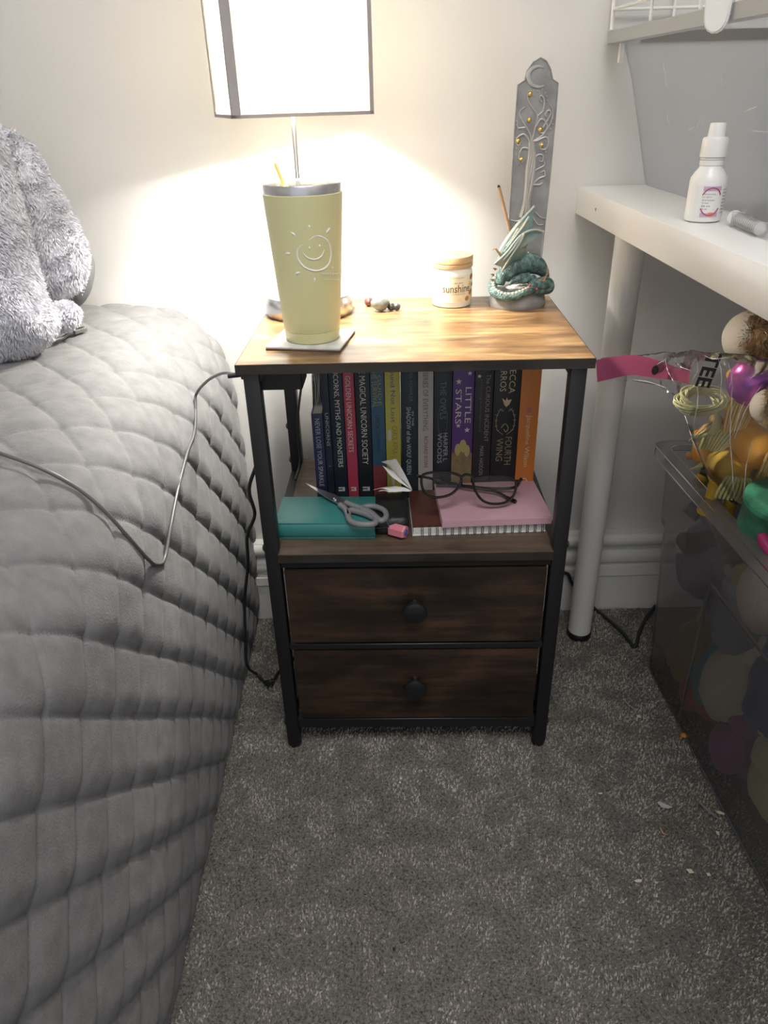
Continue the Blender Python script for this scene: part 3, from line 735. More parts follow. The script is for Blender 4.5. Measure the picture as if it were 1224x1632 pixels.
# two folded wings
def wing(front, ys, ridges):
    """front: outline in crop pixels, each with its own depth"""
    pts = [g2(a, b, c) for a, b, c in front]; n = len(pts); ctr = sum(pts, Vector()) / n
    mb = MB(); rings = 5; vs = []
    for i in range(rings):
        r = 1 - i / rings
        for p in pts: vs.append(ctr + (p - ctr) * r + Vector((0, -.0035 * (1 - r * r), 0)))
    vs.append(ctr + Vector((0, -.0035, 0))); fr_n = len(vs)
    vs += [p + Vector((.0006, .0028, 0)) for p in vs[:]]
    fs = []
    for i in range(rings - 1):
        for k in range(n):
            k2 = (k + 1) % n; q = (i * n + k, i * n + k2, (i + 1) * n + k2, (i + 1) * n + k); fs.append(q); fs.append(tuple(fr_n + j for j in q[::-1]))
    for k in range(n):
        q = ((rings - 1) * n + k, (rings - 1) * n + (k + 1) % n, fr_n - 1); fs.append(q); fs.append(tuple(fr_n + j for j in q[::-1]))
        k2 = (k + 1) % n; fs.append((k, fr_n + k, fr_n + k2, k2))
    mb.add(vs, fs); w_ = mb.build('wing', M_wing, DG, merge=True)
    rb = MB()
    for rg in ridges:
        q = smooth_path([tuple(g2(a, b, c)) for a, b, c in rg], 4); N_ = len(q)
        rb.sweep(q, [.0009 + .0007 * (1 - i / N_) for i in range(N_)], 6)
    rb.build('wing_bones', mat('wing_bone', (.40, .47, .43), .4, var=(60, (.55, .42, .28), .5, .7)), w_)
wing([(655, 75, .238), (630, 200, .236), (620, 330, .234), (610, 420, .233), (500, 480, .228), (380, 560, .224), (280, 680, .220), (180, 800, .217), (110, 860, .216), (140, 700, .222), (180, 620, .226), (260, 500, .230), (370, 350, .234), (480, 230, .236), (590, 120, .238)], 0,
     [[(650, 80, .236), (520, 220, .232), (380, 390, .228), (250, 580, .222), (130, 760, .216)], [(570, 230, .230), (480, 380, .225), (360, 540, .221), (210, 740, .215)], [(420, 400, .226), (330, 540, .223), (240, 660, .219)]])
wing([(785, 445, .228), (740, 480, .227), (660, 540, .226), (560, 610, .226), (535, 680, .228), (540, 760, .230), (440, 860, .226), (330, 900, .220), (240, 980, .212), (180, 1020, .208), (170, 960, .208), (60, 915, .204), (130, 860, .205), (240, 740, .206), (330, 600, .208), (420, 510, .212), (540, 440, .218), (650, 410, .224), (740, 410, .227)], 0,
     [[(780, 445, .226), (650, 420, .220), (500, 470, .212), (380, 580, .205), (240, 760, .202), (70, 912, .201)], [(500, 480, .210), (420, 640, .205), (300, 820, .203), (180, 1015, .204)], [(460, 500, .209), (350, 680, .203), (200, 860, .202)]])
MB().sweep([g2(40, 712, .214), g2(70, 690, .214), g2(95, 690, .214), g2(110, 720, .215), g2(160, 780, .217)], [.0006, .001, .0012, .0014, .0018], 8).build('claw', M_bronze, DG)
IS = thing('incense_stick', 'thin brown burnt incense stick leaning beside the dragon ornament', 'incense stick', tuple(at(812, 362, y=.242)))
q0 = at(795, 298, y=.232); q1 = at(811, 362, y=.242); q2 = q1 + (q1 - q0) * .9
MB().sweep([q0, q1, q2], .0022, 10).build('stick', mat('incense_paste', (.42, .27, .16), .8, bump=(500, .5)), IS)
MB().sweep([q0 + (q0 - q1) * .04, q0], [.0012, .0021], 8).build('burnt_tip', mat('char', (.03, .03, .03), .9), IS)

# ================================================================== BOOKS
SZ = .3484
def book(x0, x1, h, col, label, texts, depth=.128, y0=.1525, rough=.45, extra=None, lean=0, var=None, name='book', paper=True):
    """texts: (string, from, to, side0, side1, material)  from/to as height fractions, side as thickness fractions"""
    x0 += .0004; x1 -= .0004
    o = thing(name, label, 'book', tuple(T((x0 + x1) / 2, y0, SZ)), TR, 'books standing on the nightstand shelf')
    lw = (x1 - x0) / 2; t = .0011 if (x1 - x0) > .012 else .0008
    m = mat('cover_' + label[:22].replace(' ', '_') + str(len(MATS)), col, rough, bump=(300, .06), var=var)
    mb = MB()
    mb.box(-lw, 0, 0, lw, t * 1.2, h, t * .5, 2); mb.box(-lw, t, 0, -lw + t, depth, h); mb.box(lw - t, t, 0, lw, depth, h)
    mb.build('cover', m, o, local=True)
    MB().box(-lw + t * 1.05, t * 1.3, .0006, lw - t * 1.05, depth - .002, h - .0012).build('pages', M_pages, o, local=True)
    for (s, f0, f1, s0, s1, tm_) in texts:
        W_ = wm(o); org = W_ @ Vector((-lw + 2 * lw * s0, -.0001, f0)); rt_ = W_.to_3x3() @ Vector((0, 0, -1)); up_ = W_.to_3x3() @ Vector((1, 0, 0))
        lettering('lettering', s, tm_, o, org, rt_, up_, f0 - f1, 2 * lw * (s1 - s0))
    if extra: extra(o, lw, h)
    return o
def ink(n, c): return mat('ink_' + n, c, .45)
GY, SV, GD = ink('gold_foil', (.62, .52, .30)), ink('silver', (.42, .43, .46)), ink('dim_gold', (.30, .26, .15))
CRM = ink('cream', (.70, .66, .56))
def pub(o, lw, h, col=(.6, .6, .6)): # little publisher's mark near the foot
    MB().box(-lw * .5, -.0003, .012, lw * .1, 0, .0145).box(-lw * .5, -.0003, .0165, lw * .1, 0, .0185).box(lw * .15, -.0003, .012, lw * .5, 0, .0185).build('publisher_mark', ink('pub', col), o, local=True)
def star(o, x, z, r, m, name='star'):
    pl = [(x + (r if k % 2 == 0 else r * .42) * math.sin(k * PI / 5), z + (r if k % 2 == 0 else r * .42) * math.cos(k * PI / 5)) for k in range(10)]
    MB().prism(pl, 0, .0003, Matrix(((1, 0, 0, 0), (0, 0, -1, 0), (0, 1, 0, 0), (0, 0, 0, 1)))).build(name, m, o, local=True)
def hz(v, y=.1545):  # photo row -> height above the shelf at the spines
    return at(650, v, y=y).z - SZ
book(-.1390, -.1228, hz(656), (.022, .024, .085), 'shortest navy book, NEVER LOSE YOUR SPARKLE on its spine', [('NEVER LOSE YOUR SPARKLE', hz(664), hz(772), .3, .72, SV)],
     extra=lambda o, lw, h: star(o, 0, .012, .002, SV))
book(-.1228, -.1122, .205, (.014, .018, .04), 'thin dark navy book reading UNICORNS, second from the left', [('UNICORNS', hz(655), hz(708), .3, .75, SV)], extra=lambda o, lw, h: MB().box(-lw * .3, -.0003, .052, lw * .3, 0, .0526).build('publisher_mark', SV, o, local=True))
book(-.1122, -.0930, .208, (.012, .02, .035), 'dark navy book reading UNICORNS MYTHS AND MONSTERS', [('UNICORNS, MYTHS AND MONSTERS', .212 if False else .203, hz(742), .3, .72, CRM)], extra=pub)
book(-.0930, -.0776, .206, (.50, .055, .11), 'pink-red book reading THE GOLDEN UNICORN SECRETS', [('THE GOLDEN UNICORN SECRETS', .203, hz(718), .22, .68, CRM)], extra=pub)
book(-.0776, -.0566, .209, (.012, .018, .026), 'black book reading MAGICAL UNICORN SOCIETY, next to the red one', [('THE MAGICAL UNICORN SOCIETY', .205, hz(738), .32, .72, CRM)], extra=lambda o, lw, h: pub(o, lw, h, (.35, .05, .08)))
def blue_extra(o, lw, h):
    MB().box(-lw, -.0004, 0, lw, 0, .052).build('red_band', mat('red_band', (.22, .04, .045), .5), o, local=True)['label'] = 'dull red band at the foot of the spine'
book(-.0566, -.0373, .206, (.04, .11, .19), 'blue book with a dull red foot, left of the yellow book', [('THE SURVIVAL', .195, hz(648), .1, .5, ink('olive', (.35, .33, .06))), ('GUIDE', .185, hz(645), .55, .8, ink('olive', (.35, .33, .06))), ('LINDA CHAPMAN', hz(660), hz(720), .3, .6, ink('navy', (.02, .03, .08)))], extra=blue_extra)
def yel_extra(o, lw, h):
    mb = MB()
    for (xx, zz, w_) in ((-.5, .098, .5), (.2, .046, .6), (-.1, .028, .4)):
        mb.ball((lw * xx, -.0001, zz), (lw * w_ * .6, .0003, .009), 10, 6)
    mb.build('spine_figures', mat('spine_white', (.6, .58, .5), .6), o, local=True)['kind'] = 'stuff'
book(-.0373, -.0162, .200, (.52, .47, .085), 'yellow book reading Found Not Lost', [('Found Not Lost', .198, hz(672), .38, .68, ink('violet', (.12, .10, .25))), ('CAROL RIFKA', hz(678), hz(722), .42, .8, ink('brown', (.3, .2, .06)))], extra=yel_extra)
book(-.0162, .0072, .212, (.016, .03, .036), 'dark teal book reading IN THE SHADOW OF THE WOLF QUEEN', [('SHADOW of the WOLF QUEEN', hz(648), hz(755), .28, .60, ink('pale_teal', (.5, .55, .52))), ('IN THE', hz(655), hz(678), .66, .78, ink('pale_teal', (.5, .55, .52))), ('GEMMA FOWLER', .205, hz(640), .5, .72, ink('dim_teal', (.12, .17, .17)))])
book(.0072, .0286, .206, (.50, .47, .44), 'off-white book reading SERIES OF EVERYTHING', [('THE SERIES OF EVERYTHING', .235 - .03, hz(686), .32, .66, ink('grey_print', (.14, .13, .13))), ('RICHARD ROWE', hz(695), hz(745), .4, .65, ink('dark_red', (.25, .05, .05)))])
def owl_extra(o, lw, h):
    mb = MB(); mb.sweep([(lw * .95 * math.cos(a) * .55, -.0003, .118 + .023 * math.sin(a)) for a in np.linspace(0, 2 * PI, 24, endpoint=False)], .0004, 4, closed=True); mb.build('title_ring', ink('dim_silver', (.16, .18, .19)), o, local=True)
    MB().ball((-lw * .05, -.0002, .014), (.0036, .0004, .0042), 14, 8).build('publisher_mark', ink('pub2', (.4, .25, .2)), o, local=True)
book(.0286, .0538, .204, (.018, .024, .030), 'black book reading THE OWLS and HARPER L WOODS', [('THE OWLS', hz(608), hz(668), .35, .68, ink('dim_silver', (.16, .18, .19))), ('HARPER L', hz(690), hz(735), .56, .80, SV), ('WOODS', hz(690), hz(738), .22, .48, SV)], extra=owl_extra)
def ls_extra(o, lw, h):
    g = mat('gold_foot', (.20, .16, .09), .5, var=(120, (.28, .2, .08), .4, .6))
    MB().box(-lw, -.0004, 0, lw, 0, .070).build('gold_panel', g, o, local=True)['label'] = 'dull gold panel at the foot of the spine'
    mb = MB()
    for xx, zz, r_ in ((-.4, .082, .3), (.1, .088, .35), (.5, .080, .3)): mb.ball((lw * xx, -.0002, zz - .008), (lw * r_, .0004, .010), 10, 6)
    mb.build('spine_figures', mat('fig_yellow', (.5, .42, .15), .6), o, local=True)['kind'] = 'stuff'
    for (xx, zz, r_) in ((-.45, hz(609), .0045), (.55, hz(596), .0035), (-.4, hz(679), .0034), (.45, hz(686), .0042)): star(o, lw * xx, zz, r_, CRM)
book(.0538, .0832, .205, (.11, .045, .22), 'purple book with stars reading LITTLE STARS', [('LITTLE', hz(618), hz(675), .60, .88, CRM), ('STARS', hz(621), hz(676), .14, .42, CRM), ('Jacqueline W', hz(724), hz(775), .30, .58, ink('pale_gold', (.5, .45, .3)))], extra=ls_extra)
book(.0832, .1088, .203, (.022, .018, .024), 'black book reading The CURIOUS INCIDENT, beside the purple book', [('The CURIOUS INCIDENT', hz(598), hz(705), .60, .84, ink('mauve_grey', (.30, .25, .28))), ('of the dog in the night-time', hz(606), hz(690), .28, .42, ink('dim_mauve', (.15, .12, .14))), ('MARK HADDON', hz(712), hz(758), .40, .62, ink('mauve_grey', (.30, .25, .28)))],
     extra=lambda o, lw, h: MB().ball((-lw * .55, -.0002, hz(601)), (.0022, .0004, .0022), 10, 6).build('publisher_mark', CRM, o, local=True))
def fw_extra(o, lw, h):
    mb = MB(); g = ink('laurel', (.42, .36, .22))
    c = (hz(655) + hz(690)) / 2
    for s in (-1, 1):
        w_ = smooth_path([(s * lw * .15, -.0003, c - .020), (s * lw * .62, -.0003, c - .012), (s * lw * .70, -.0003, c + .004), (s * lw * .45, -.0003, c + .016), (s * lw * .2, -.0003, c + .014)], 4); mb.sweep(w_, .0004, 4)
        for k in range(3, len(w_) - 1, 2):
            p = Vector(w_[k]); mb.sweep([p, p + Vector((s * .0025, 0, .0022))], [.0005, .0001], 4); mb.sweep([p, p + Vector((-s * .002, 0, .002))], [.0005, .0001], 4)
    w_ = smooth_path([(-lw * .3, -.0003, c - .01), (0, -.0003, c - .004), (lw * .25, -.0003, c - .010), (lw * .1, -.0003, c - .016), (-lw * .1, -.0003, c - .012)], 4); mb.sweep(w_, .0007, 4)
    mb.build('laurel_emblem', g, o, local=True)
    b2 = MB(); z = hz(643)
    b2.prism([(-.006, z + .006), (-.001, z + .002), (0, z + .007), (.002, z + .003), (.007, z + .004), (.004, z - .003), (.0, z - .007), (-.003, z - .003)], 0, .0003, Matrix(((1, 0, 0, 0), (0, 0, -1, 0), (0, 1, 0, 0), (0, 0, 0, 1))))
    b2.build('winged_emblem', GY, o, local=True)
book(.1088, .1447, .204, (.012, .012, .014), 'thick black book reading FOURTH WING with gold laurel', [('REBECCA', .222 - .012, hz(629), .56, .80, GY), ('YARROS', .215 - .012, hz(626), .22, .46, GY), ('FOURTH', hz(698), hz(742), .54, .80, GD), ('WING', hz(700), hz(736), .20, .46, GD)], extra=fw_extra)
def or_extra(o, lw, h):
    mb = MB()
    for a in range(6): mb.ball((lw * (.0) + .0028 * math.cos(a), -.0002, hz(656) + .0028 * math.sin(a)), (.0012, .0003, .0012), 6, 4)
    mb.build('flower_mark', ink('lilac', (.35, .15, .35)), o, local=True)
    e = MB().sweep([(.0045 * math.cos(a), -.0003, .022 + .0065 * math.sin(a)) for a in np.linspace(0, 2 * PI, 20, endpoint=False)], .0006, 4, closed=True); e.sweep([(-.002, -.0003, .020), (.002, -.0003, .024)], .0009, 4)
    e.build('publisher_mark', CRM, o, local=True)
book(.1447, .1716, .203, (.62, .20, .035), 'orange book at the right end of the shelf', [('Jacqueline Wilson', hz(664), hz(746), .34, .66, ink('pale_orange', (.72, .55, .35)))], extra=or_extra)
# crumpled white booklet behind the short navy book
wb = thing('paper_booklet', 'curled white paper booklet behind the shortest navy book', 'booklet', tuple(T(-.133, .19, SZ)), TR)
for k in range(5):
    pts = [(-.0075 + k * .0028, .0035 * math.sin(k * 2), z) for z in (0, .06, .12)] + [(-.006 + k * .0028 + .002 * math.sin(k), -.002, .155), (-.004 + k * .003, -.012, .178), (-.002 + k * .0028, -.020, .172)]
    w_ = smooth_path(pts, 4); mb = MB(); vs = []; fs = []
    for p in w_:
        vs += [(p[0], p[1], p[2]), (p[0], p[1] + .06, p[2]), (p[0] + .0006, p[1] + .06, p[2]), (p[0] + .0006, p[1], p[2])]
    for i in range(len(w_) - 1):
        b = i * 4
        for j in range(4): fs.append((b + j, b + (j + 1) % 4, b + 4 + (j + 1) % 4, b + 4 + j))
    fs += [(0, 1, 2, 3), tuple(len(vs) - 4 + j for j in (3, 2, 1, 0))]
    mb.add(vs, fs).build('page', M_paper, wb, local=True, merge=True)

# ================================================================== THINGS LYING ON THE SHELF
tb = thing('lying_book', 'thick teal hardback lying flat on the shelf under the scissors', 'book', (-.116, .045, SZ))
M_teal = mat('teal_cloth', (.035, .20, .19), .4, bump=(300, .1)); 
tm_ = Matrix.Translation((-.1165, .0415, 0)) @ Matrix.Rotation(math.radians(-3), 4, 'Z')
cv = MB(); HH = SZ + .0001
cv.box(-.066, .002, HH, .066, .076, HH + .0022, .0008, 2, M=tm_); cv.box(-.066, .002, HH + .0218, .066, .076, HH + .024, .0008, 2, M=tm_)
pr_ = [(0.002 + .004 - .006 * math.sin(a) * 1.0, HH + .012 + .012 * math.cos(a)) for a in np.linspace(0, PI, 9)]
pr2 = [(y + .0018, HH + .012 + (z - HH - .012) * .82) for y, z in pr_[::-1]]
pl = pr_ + pr2; vs = [(-.066, y, z) for y, z in pl] + [(.066, y, z) for y, z in pl]; n = len(pl)
cv.add(vs, [(i, (i + 1) % n, n + (i + 1) % n, n + i) for i in range(n)] + [tuple(range(n))[::-1], tuple(range(n, 2 * n))], tm_)
cv.build('cover', M_teal, tb)
MB().box(-.064, .006, HH + .0022, .064, .074, HH + .0218, M=tm_).build('pages', M_pages, tb)

bk = thing('glasses_case', 'soft black case between the teal book and the ring-bound notebook', 'case', (-.03, .07, SZ))
MB().box(-.053, .046, SZ + .0001, -.005, .125, SZ + .026, .009, 4).build('case_body', mat('black_leather', (.014, .014, .016), .45, bump=(250, .5)), bk)
MB().sweep([(-.0535, .050, SZ + .0135), (-.0535, .12, SZ + .0135)], .0008, 6).sweep([(-.050, .0455, SZ + .0135), (-.008, .0455, SZ + .0135)], .0008, 6).build('seam', M_bplastic, bk)

lf = thing('folded_leaflet', 'creased white folded leaflet standing open on the black case', 'leaflet', (-.03, .09, SZ + .026))
def leafpt(cx, cy, y): return at(440 + cx / 4.708, 580 + cy / 4.708, y=y)
def sheet(name, a, b, c, d, parent, nu=8, bow=.002):
    """thin bowed sheet through 4 corners a-b-c-d"""
    mb = MB(); a, b, c, d = map(Vector, (a, b, c, d)); nrm = (b - a).cross(d - a).normalized(); vs = []
    for s_ in (0, 1):
        for i in range(nu + 1):
            for j in range(nu + 1):
                u_, v_ = i / nu, j / nu; p = (a * (1 - u_) + b * u_) * (1 - v_) + (d * (1 - u_) + c * u_) * v_
                p = p + nrm * (bow * math.sin(PI * u_) + .0009 * noise.noise(p * 140)) + nrm * (.0004 * s_); vs.append(p)
    K = nu + 1; fs = []
    for i in range(nu):
        for j in range(nu):
            q = (i * K + j, (i + 1) * K + j, (i + 1) * K + j + 1, i * K + j + 1); fs.append(q); fs.append(tuple(K * K + t for t in q[::-1]))
    edge = [i * K for i in range(K)] + [nu * K + j for j in range(1, K)] + [i * K + nu for i in range(nu - 1, -1, -1)] + [j for j in range(nu - 1, 0, -1)]
    for k in range(len(edge)): a_, b_ = edge[k], edge[(k + 1) % len(edge)]; fs.append((a_, b_, K * K + b_, K * K + a_))
    return mb.add(vs, fs).build(name, M_paper, parent, angle=1.2)
sheet('panel', leafpt(790, 735, .118), leafpt(880, 800, .100), leafpt(1022, 945, .092), leafpt(900, 715, .125), lf)
sheet('panel', leafpt(800, 765, .116), leafpt(870, 850, .098), leafpt(1020, 948, .090), leafpt(880, 800, .102), lf, bow=.001)
sheet('panel', leafpt(730, 945, .088), leafpt(850, 955, .084), leafpt(1020, 950, .088), leafpt(820, 925, .100), lf, bow=.003)
sheet('panel', leafpt(770, 955, .086), leafpt(850, 963, .083), leafpt(1015, 955, .086), leafpt(850, 935, .098), lf, bow=.001)

# scissors
sc_ = thing('scissors', 'steel scissors with grey plastic handles lying across the teal book', 'scissors', (-.10, .09, SZ + .026))
ZS = SZ + .0275
def s3(cx, cy, dz=0): return at(440 + cx / 4.708, 580 + cy / 4.708, z=ZS + dz)
def blade(pts, dz, nm='blade'):
    w_ = [s3(*p, dz) for p in pts]; n = len(w_); mb = MB()
    mb.add([tuple(p) for p in w_] + [tuple(p + Vector((0, 0, .0014))) for p in w_], [tuple(range(n)), tuple(range(2 * n - 1, n - 1, -1))] + [(i, n + i, n + (i + 1) % n, (i + 1) % n) for i in range(n)])
    return mb.build(nm, M_steel, sc_, smooth=False, merge=True)
blade([(218, 900), (330, 945), (440, 985), (540, 1035), (545, 1060), (470, 1052), (400, 1020), (300, 958)], .0016)
blade([(222, 902), (330, 965), (420, 1030), (480, 1065), (560, 1080), (560, 1050), (470, 1020), (350, 955)], 0)
M_grip = mat('grey_grip', (.20, .20, .21), .45)
def ring(pts, dz, r=.0036):
    w_ = smooth_path([tuple(s3(*p, dz)) for p in pts], 5, True); return MB().sweep(w_, r, 10, closed=True)
g1 = ring([(540, 1120), (560, 1100), (600, 1105), (680, 1130), (745, 1165), (740, 1195), (690, 1205), (610, 1200), (555, 1175)], .002, .0042)
w_ = smooth_path([tuple(s3(*p, .002)) for p in ((480, 1058), (510, 1080), (530, 1110), (545, 1150))], 4); g1.sweep(w_, [.0030, .0036, .004, .004] * 3 + [.004] if False else .0042, 10)
g1.build('handle', M_grip, sc_)
g2_ = ring([(640, 1085), (690, 1068), (760, 1075), (815, 1105), (825, 1150), (790, 1175), (760, 1160), (700, 1115)], .0045, .0038)
w_ = smooth_path([tuple(s3(*p, .004)) for p in ((525, 1040), (580, 1065), (640, 1085), (700, 1110), (760, 1160))], 4); g2_.sweep(w_, .0042, 10)
g2_.build('handle', M_grip, sc_)
MB().lathe([(.0030, 0), (.0030, .0015), (.0018, .0024)], 14, Matrix.Translation(s3(445, 1015, .0030))).build('pivot_screw', M_steel, sc_)

# pink hexagonal sharpener with a blue dot
ps = thing('pencil_sharpener', 'small pink faceted plastic sharpener with a blue dot at the shelf front', 'sharpener', (-.018, .04, SZ))
M_pink = mat('pink_plastic', (.66, .22, .28), .35)
c0 = Vector((-.0295, .050, SZ + .0095)); ax = Vector((.86, -.50, 0)).normalized(); up_ = Vector((0, 0, 1)); sd = ax.cross(up_)
mb = MB(); vs = []
for (t, r) in ((0, .0090), (.002, .0094), (.020, .0094), (.0225, .0082)):
    for k in range(6): a = PI / 3 * k + PI / 6; vs.append(c0 + ax * t + (sd * math.cos(a) + up_ * math.sin(a)) * r)
for (t, r) in ((0, .0062), (.016, .0058)):
    for k in range(6): a = PI / 3 * k + PI / 6; vs.append(c0 + ax * t + (sd * math.cos(a) + up_ * math.sin(a)) * r)
fs = []
for i in range(3):
    for k in range(6): fs.append((i * 6 + k, i * 6 + (k + 1) % 6, i * 6 + 6 + (k + 1) % 6, i * 6 + 6 + k))
fs.append(tuple(18 + k for k in range(6)))
for k in range(6): fs.append((k, 24 + k, 24 + (k + 1) % 6, (k + 1) % 6)); fs.append((24 + k, 30 + k, 30 + (k + 1) % 6, 24 + (k + 1) % 6))
fs.append(tuple(30 + k for k in range(5, -1, -1)))
mb.add(vs, fs).build('body', M_pink, ps, smooth=False, merge=True)
Md = Matrix.Translation(c0 + ax * .0226) @ ax.to_track_quat('Z', 'Y').to_matrix().to_4x4()
MB().lathe([(.0042, 0), (.0040, .0008)], 20, Md).build('blue_dot', mat('blue_dot', (.03, .09, .42), .4), ps)
MB().box(-.0003, -.0045, 0, .0003, .0045, .020, M=Matrix.Translation(c0 + Vector((-.001, -.003, .004))) @ Matrix.Rotation(-.35, 4, 'Y')).build('blade', M_steel, ps)

# ring-bound notebook
rn = thing('spiral_notebook', 'white ring-bound notebook with brown cover under the pink notebook', 'notebook', (.088, .045, SZ))
rm = Matrix.Translation((.0885, .0455, 0)) @ Matrix.Rotation(math.radians(.6), 4, 'Z')
MB().box(-.0895, 0, SZ + .0002, .0865, .105, SZ + .0012, M=rm).build('back_cover', M_paper, rn)
MB().box(-.0885, .001, SZ + .0012, .0855, .104, SZ + .0118, M=rm).build('pages', mat('white_pages', (.66, .65, .62), .85, bump=(900, .6)), rn)
MB().box(-.0885, .0015, SZ + .0118, .0865, .105, SZ + .0128, M=rm).build('front_cover', mat('brown_cover', (.10, .035, .025), .35), rn)
for k in range(17):
    x = -.078 + k * .0099; cl = MB()
    for dx in (0, .0022):
        pts = [(x + dx, .0045, SZ + .0132), (x + dx, .0010, SZ + .0138), (x + dx, -.0022, SZ + .0105), (x + dx, -.0030, SZ + .0060), (x + dx, -.0020, SZ + .0015), (x + dx, .003, SZ + .0008)]
        cl.sweep([rm @ Vector(p) for p in smooth_path(pts, 3)], .00042, 6)
    cl.build('wire_loop', M_bplastic, rn)
pn = thing('pink_notebook', 'pale pink hardback notebook lying under the black glasses', 'notebook', (.11, .09, SZ + .013))
M_pk = mat('dusty_pink', (.55, .33, .40), .5, bump=(500, .08)); ZP = SZ + .0131
cor = [Vector((.0375, .0415)), Vector((.1815, .0455)), Vector((.1765, .150)), Vector((.0345, .146))]
def qprism(c, z0, z1, ins=0):
    ce = sum(c, Vector((0, 0))) / 4; return MB().prism([tuple(ce + (p - ce) * (1 - ins)) for p in c], z0, z1)
qprism(cor, ZP, ZP + .0014).build('back_cover', M_pk, pn, smooth=False)
qprism(cor, ZP + .0014, ZP + .0094, .02).build('pages', mat('pink_edge_pages', (.62, .47, .47), .8, bump=(900, .5)), pn, smooth=False)
fcv = qprism(cor, ZP + .0094, ZP + .0108); fcv.box(.038, .0412, ZP + .001, .181, .0440, ZP + .0100, M=Matrix.Rotation(math.radians(.4), 4, 'Z'))
fcv.build('front_cover', M_pk, pn, smooth=False)
ZG = ZP + .0110
# glasses
gl = thing('eyeglasses', 'black rimmed spectacles resting folded on the pink notebook', 'glasses', (.09, .09, ZG))
M_gl = mat('black_acetate', (.008, .008, .009), .22)
def gpl(cx, cy):
    """point on the leaning lens plane seen at a crop pixel"""
    P0 = Vector((.118, .066, ZG + .002)); nn_ = Vector((.16, -1, .30)).normalized()
    d = ray(620 + cx / 4.371, 580 + cy / 4.371); t = (P0 - CAM).dot(nn_) / d.dot(nn_); return CAM + d * t
Rl = [(590, 800), (640, 785), (720, 780), (800, 783), (870, 805), (885, 850), (865, 920), (810, 965), (720, 975), (650, 950), (605, 890), (588, 840)]
Ll = [(235, 775), (290, 757), (380, 752), (460, 765), (502, 790), (495, 840), (455, 890), (400, 920), (320, 930), (260, 905), (232, 860), (225, 810)]
for nm, pts in (('R', Rl), ('L', Ll)):
    w_ = smooth_path([tuple(gpl(*p)) for p in pts], 4, True)
    MB().sweep(w_, .0018, 8, closed=True).build('lens_rim', M_gl, gl)
    c = sum((Vector(p) for p in w_), Vector()) / len(w_); n = len(w_); mb = MB()
    mb.add([tuple(p) for p in w_] + [tuple(c + Vector((0, -.0008, 0)))] + [tuple(Vector(p) + Vector((0, .001, 0))) for p in w_] + [tuple(c + Vector((0, .0002, 0)))], [(i, (i + 1) % n, n) for i in range(n)] + [(n + 1 + (i + 1) % n, n + 1 + i, 2 * n + 1) for i in range(n)] )
    mb.build('lens', clear('lens_glass', (.97, .97, .97), .25, .03, 0), gl)
br_ = MB(); br_.sweep(smooth_path([tuple(gpl(500, 790)), tuple(gpl(530, 772)), tuple(gpl(565, 775)), tuple(gpl(592, 800))], 4), .0017, 8)
br_.sweep(smooth_path([tuple(gpl(505, 830)), tuple(gpl(512, 850))], 2), .0012, 6).build('bridge', M_gl, gl)
hr = gpl(885, 820); hl = gpl(228, 790)
t1 = smooth_path([tuple(hr), tuple(hr + Vector((.006, .003, 0))), tuple(hr + Vector((.008, .010, -.002))), tuple(at(620 + 870 / 4.371, 580 + 862 / 4.371, z=ZG + .010)), tuple(at(620 + 700 / 4.371, 580 + 868 / 4.371, z=ZG + .006)), tuple(at(620 + 520 / 4.371, 580 + 850 / 4.371, z=ZG + .004)), tuple(at(620 + 330 / 4.371, 580 + 845 / 4.371, z=ZG + .0030))], 5)
MB().sweep(t1, .0022, 8).build('temple', M_gl, gl)
t2 = smooth_path([tuple(hl), tuple(hl + Vector((-.004, .004, 0))), tuple(at(620 + 300 / 4.371, 580 + 800 / 4.371, z=ZG + .012)), tuple(at(620 + 520 / 4.371, 580 + 850 / 4.371, z=ZG + .009)), tuple(at(620 + 740 / 4.371, 580 + 890 / 4.371, z=ZG + .006)), tuple(at(620 + 830 / 4.371, 580 + 935 / 4.371, z=ZG + .004)), tuple(at(620 + 885 / 4.371, 580 + 962 / 4.371, z=ZG + .0024))], 5)
MB().sweep(t2, [.0019] * (len(t2) - 6) + [.0027] * 6, 8).build('temple', M_gl, gl)

# ================================================================== CABLES
def cable(name, label, pts, r, m, end=None, n=6, cat='cable'):
    o = thing(name, label, cat, tuple(pts[0]))
    MB().sweep(smooth_path([tuple(p) for p in pts], n), r, 10).build('cord', m, o); return o
def bedz(x, y=None):
    """height of the bedspread at x"""
    R = .125; c = BX - R
    if x < c: return .590
    return .463 + math.sqrt(max(R * R - (x - c) ** 2, 0)) + .001
# charger cable over the bed, its end under the table edge
pts = []
for u, v, x in ((-40, 712, None), (0, 726, None), (60, 748, None), (120, 780, None), (165, 818, None), (205, 862, None), (232, 892, None), (246, 902, None), (260, 893, None), (270, 840, None), (282, 780, None), (296, 725, None), (308, 690, None), (310, 650, None), (311, 630, None)):
    # march along the view ray until the bedspread is met
    d = ray(u, v).normalized(); hit = None
    for i in range(1500):
        p = CAM + d * (.3 + i * .0008)
        if (p.x < BX + .0025 and p.z < bedz(min(p.x, BX)) + .004): hit = p; break
    if hit: pts.append(hit + Vector((.0018, 0, .0018)))
e1_ = T(-.2010, .022, .5815); pts += [pts[-1].lerp(e1_, .33) + Vector((0, 0, .010)), pts[-1].lerp(e1_, .7) + Vector((0, 0, .010)), e1_]
cc_ = cable('charger_cable', 'grey charging cable looping over the side of the bed to the table', pts, .0019, M_gcable)
MB().sweep([e1_ + Vector((-.012, -.001, -.001)), e1_ + Vector((.003, 0, 0))], .0030, 10).build('plug_sleeve', M_bplastic, cc_)
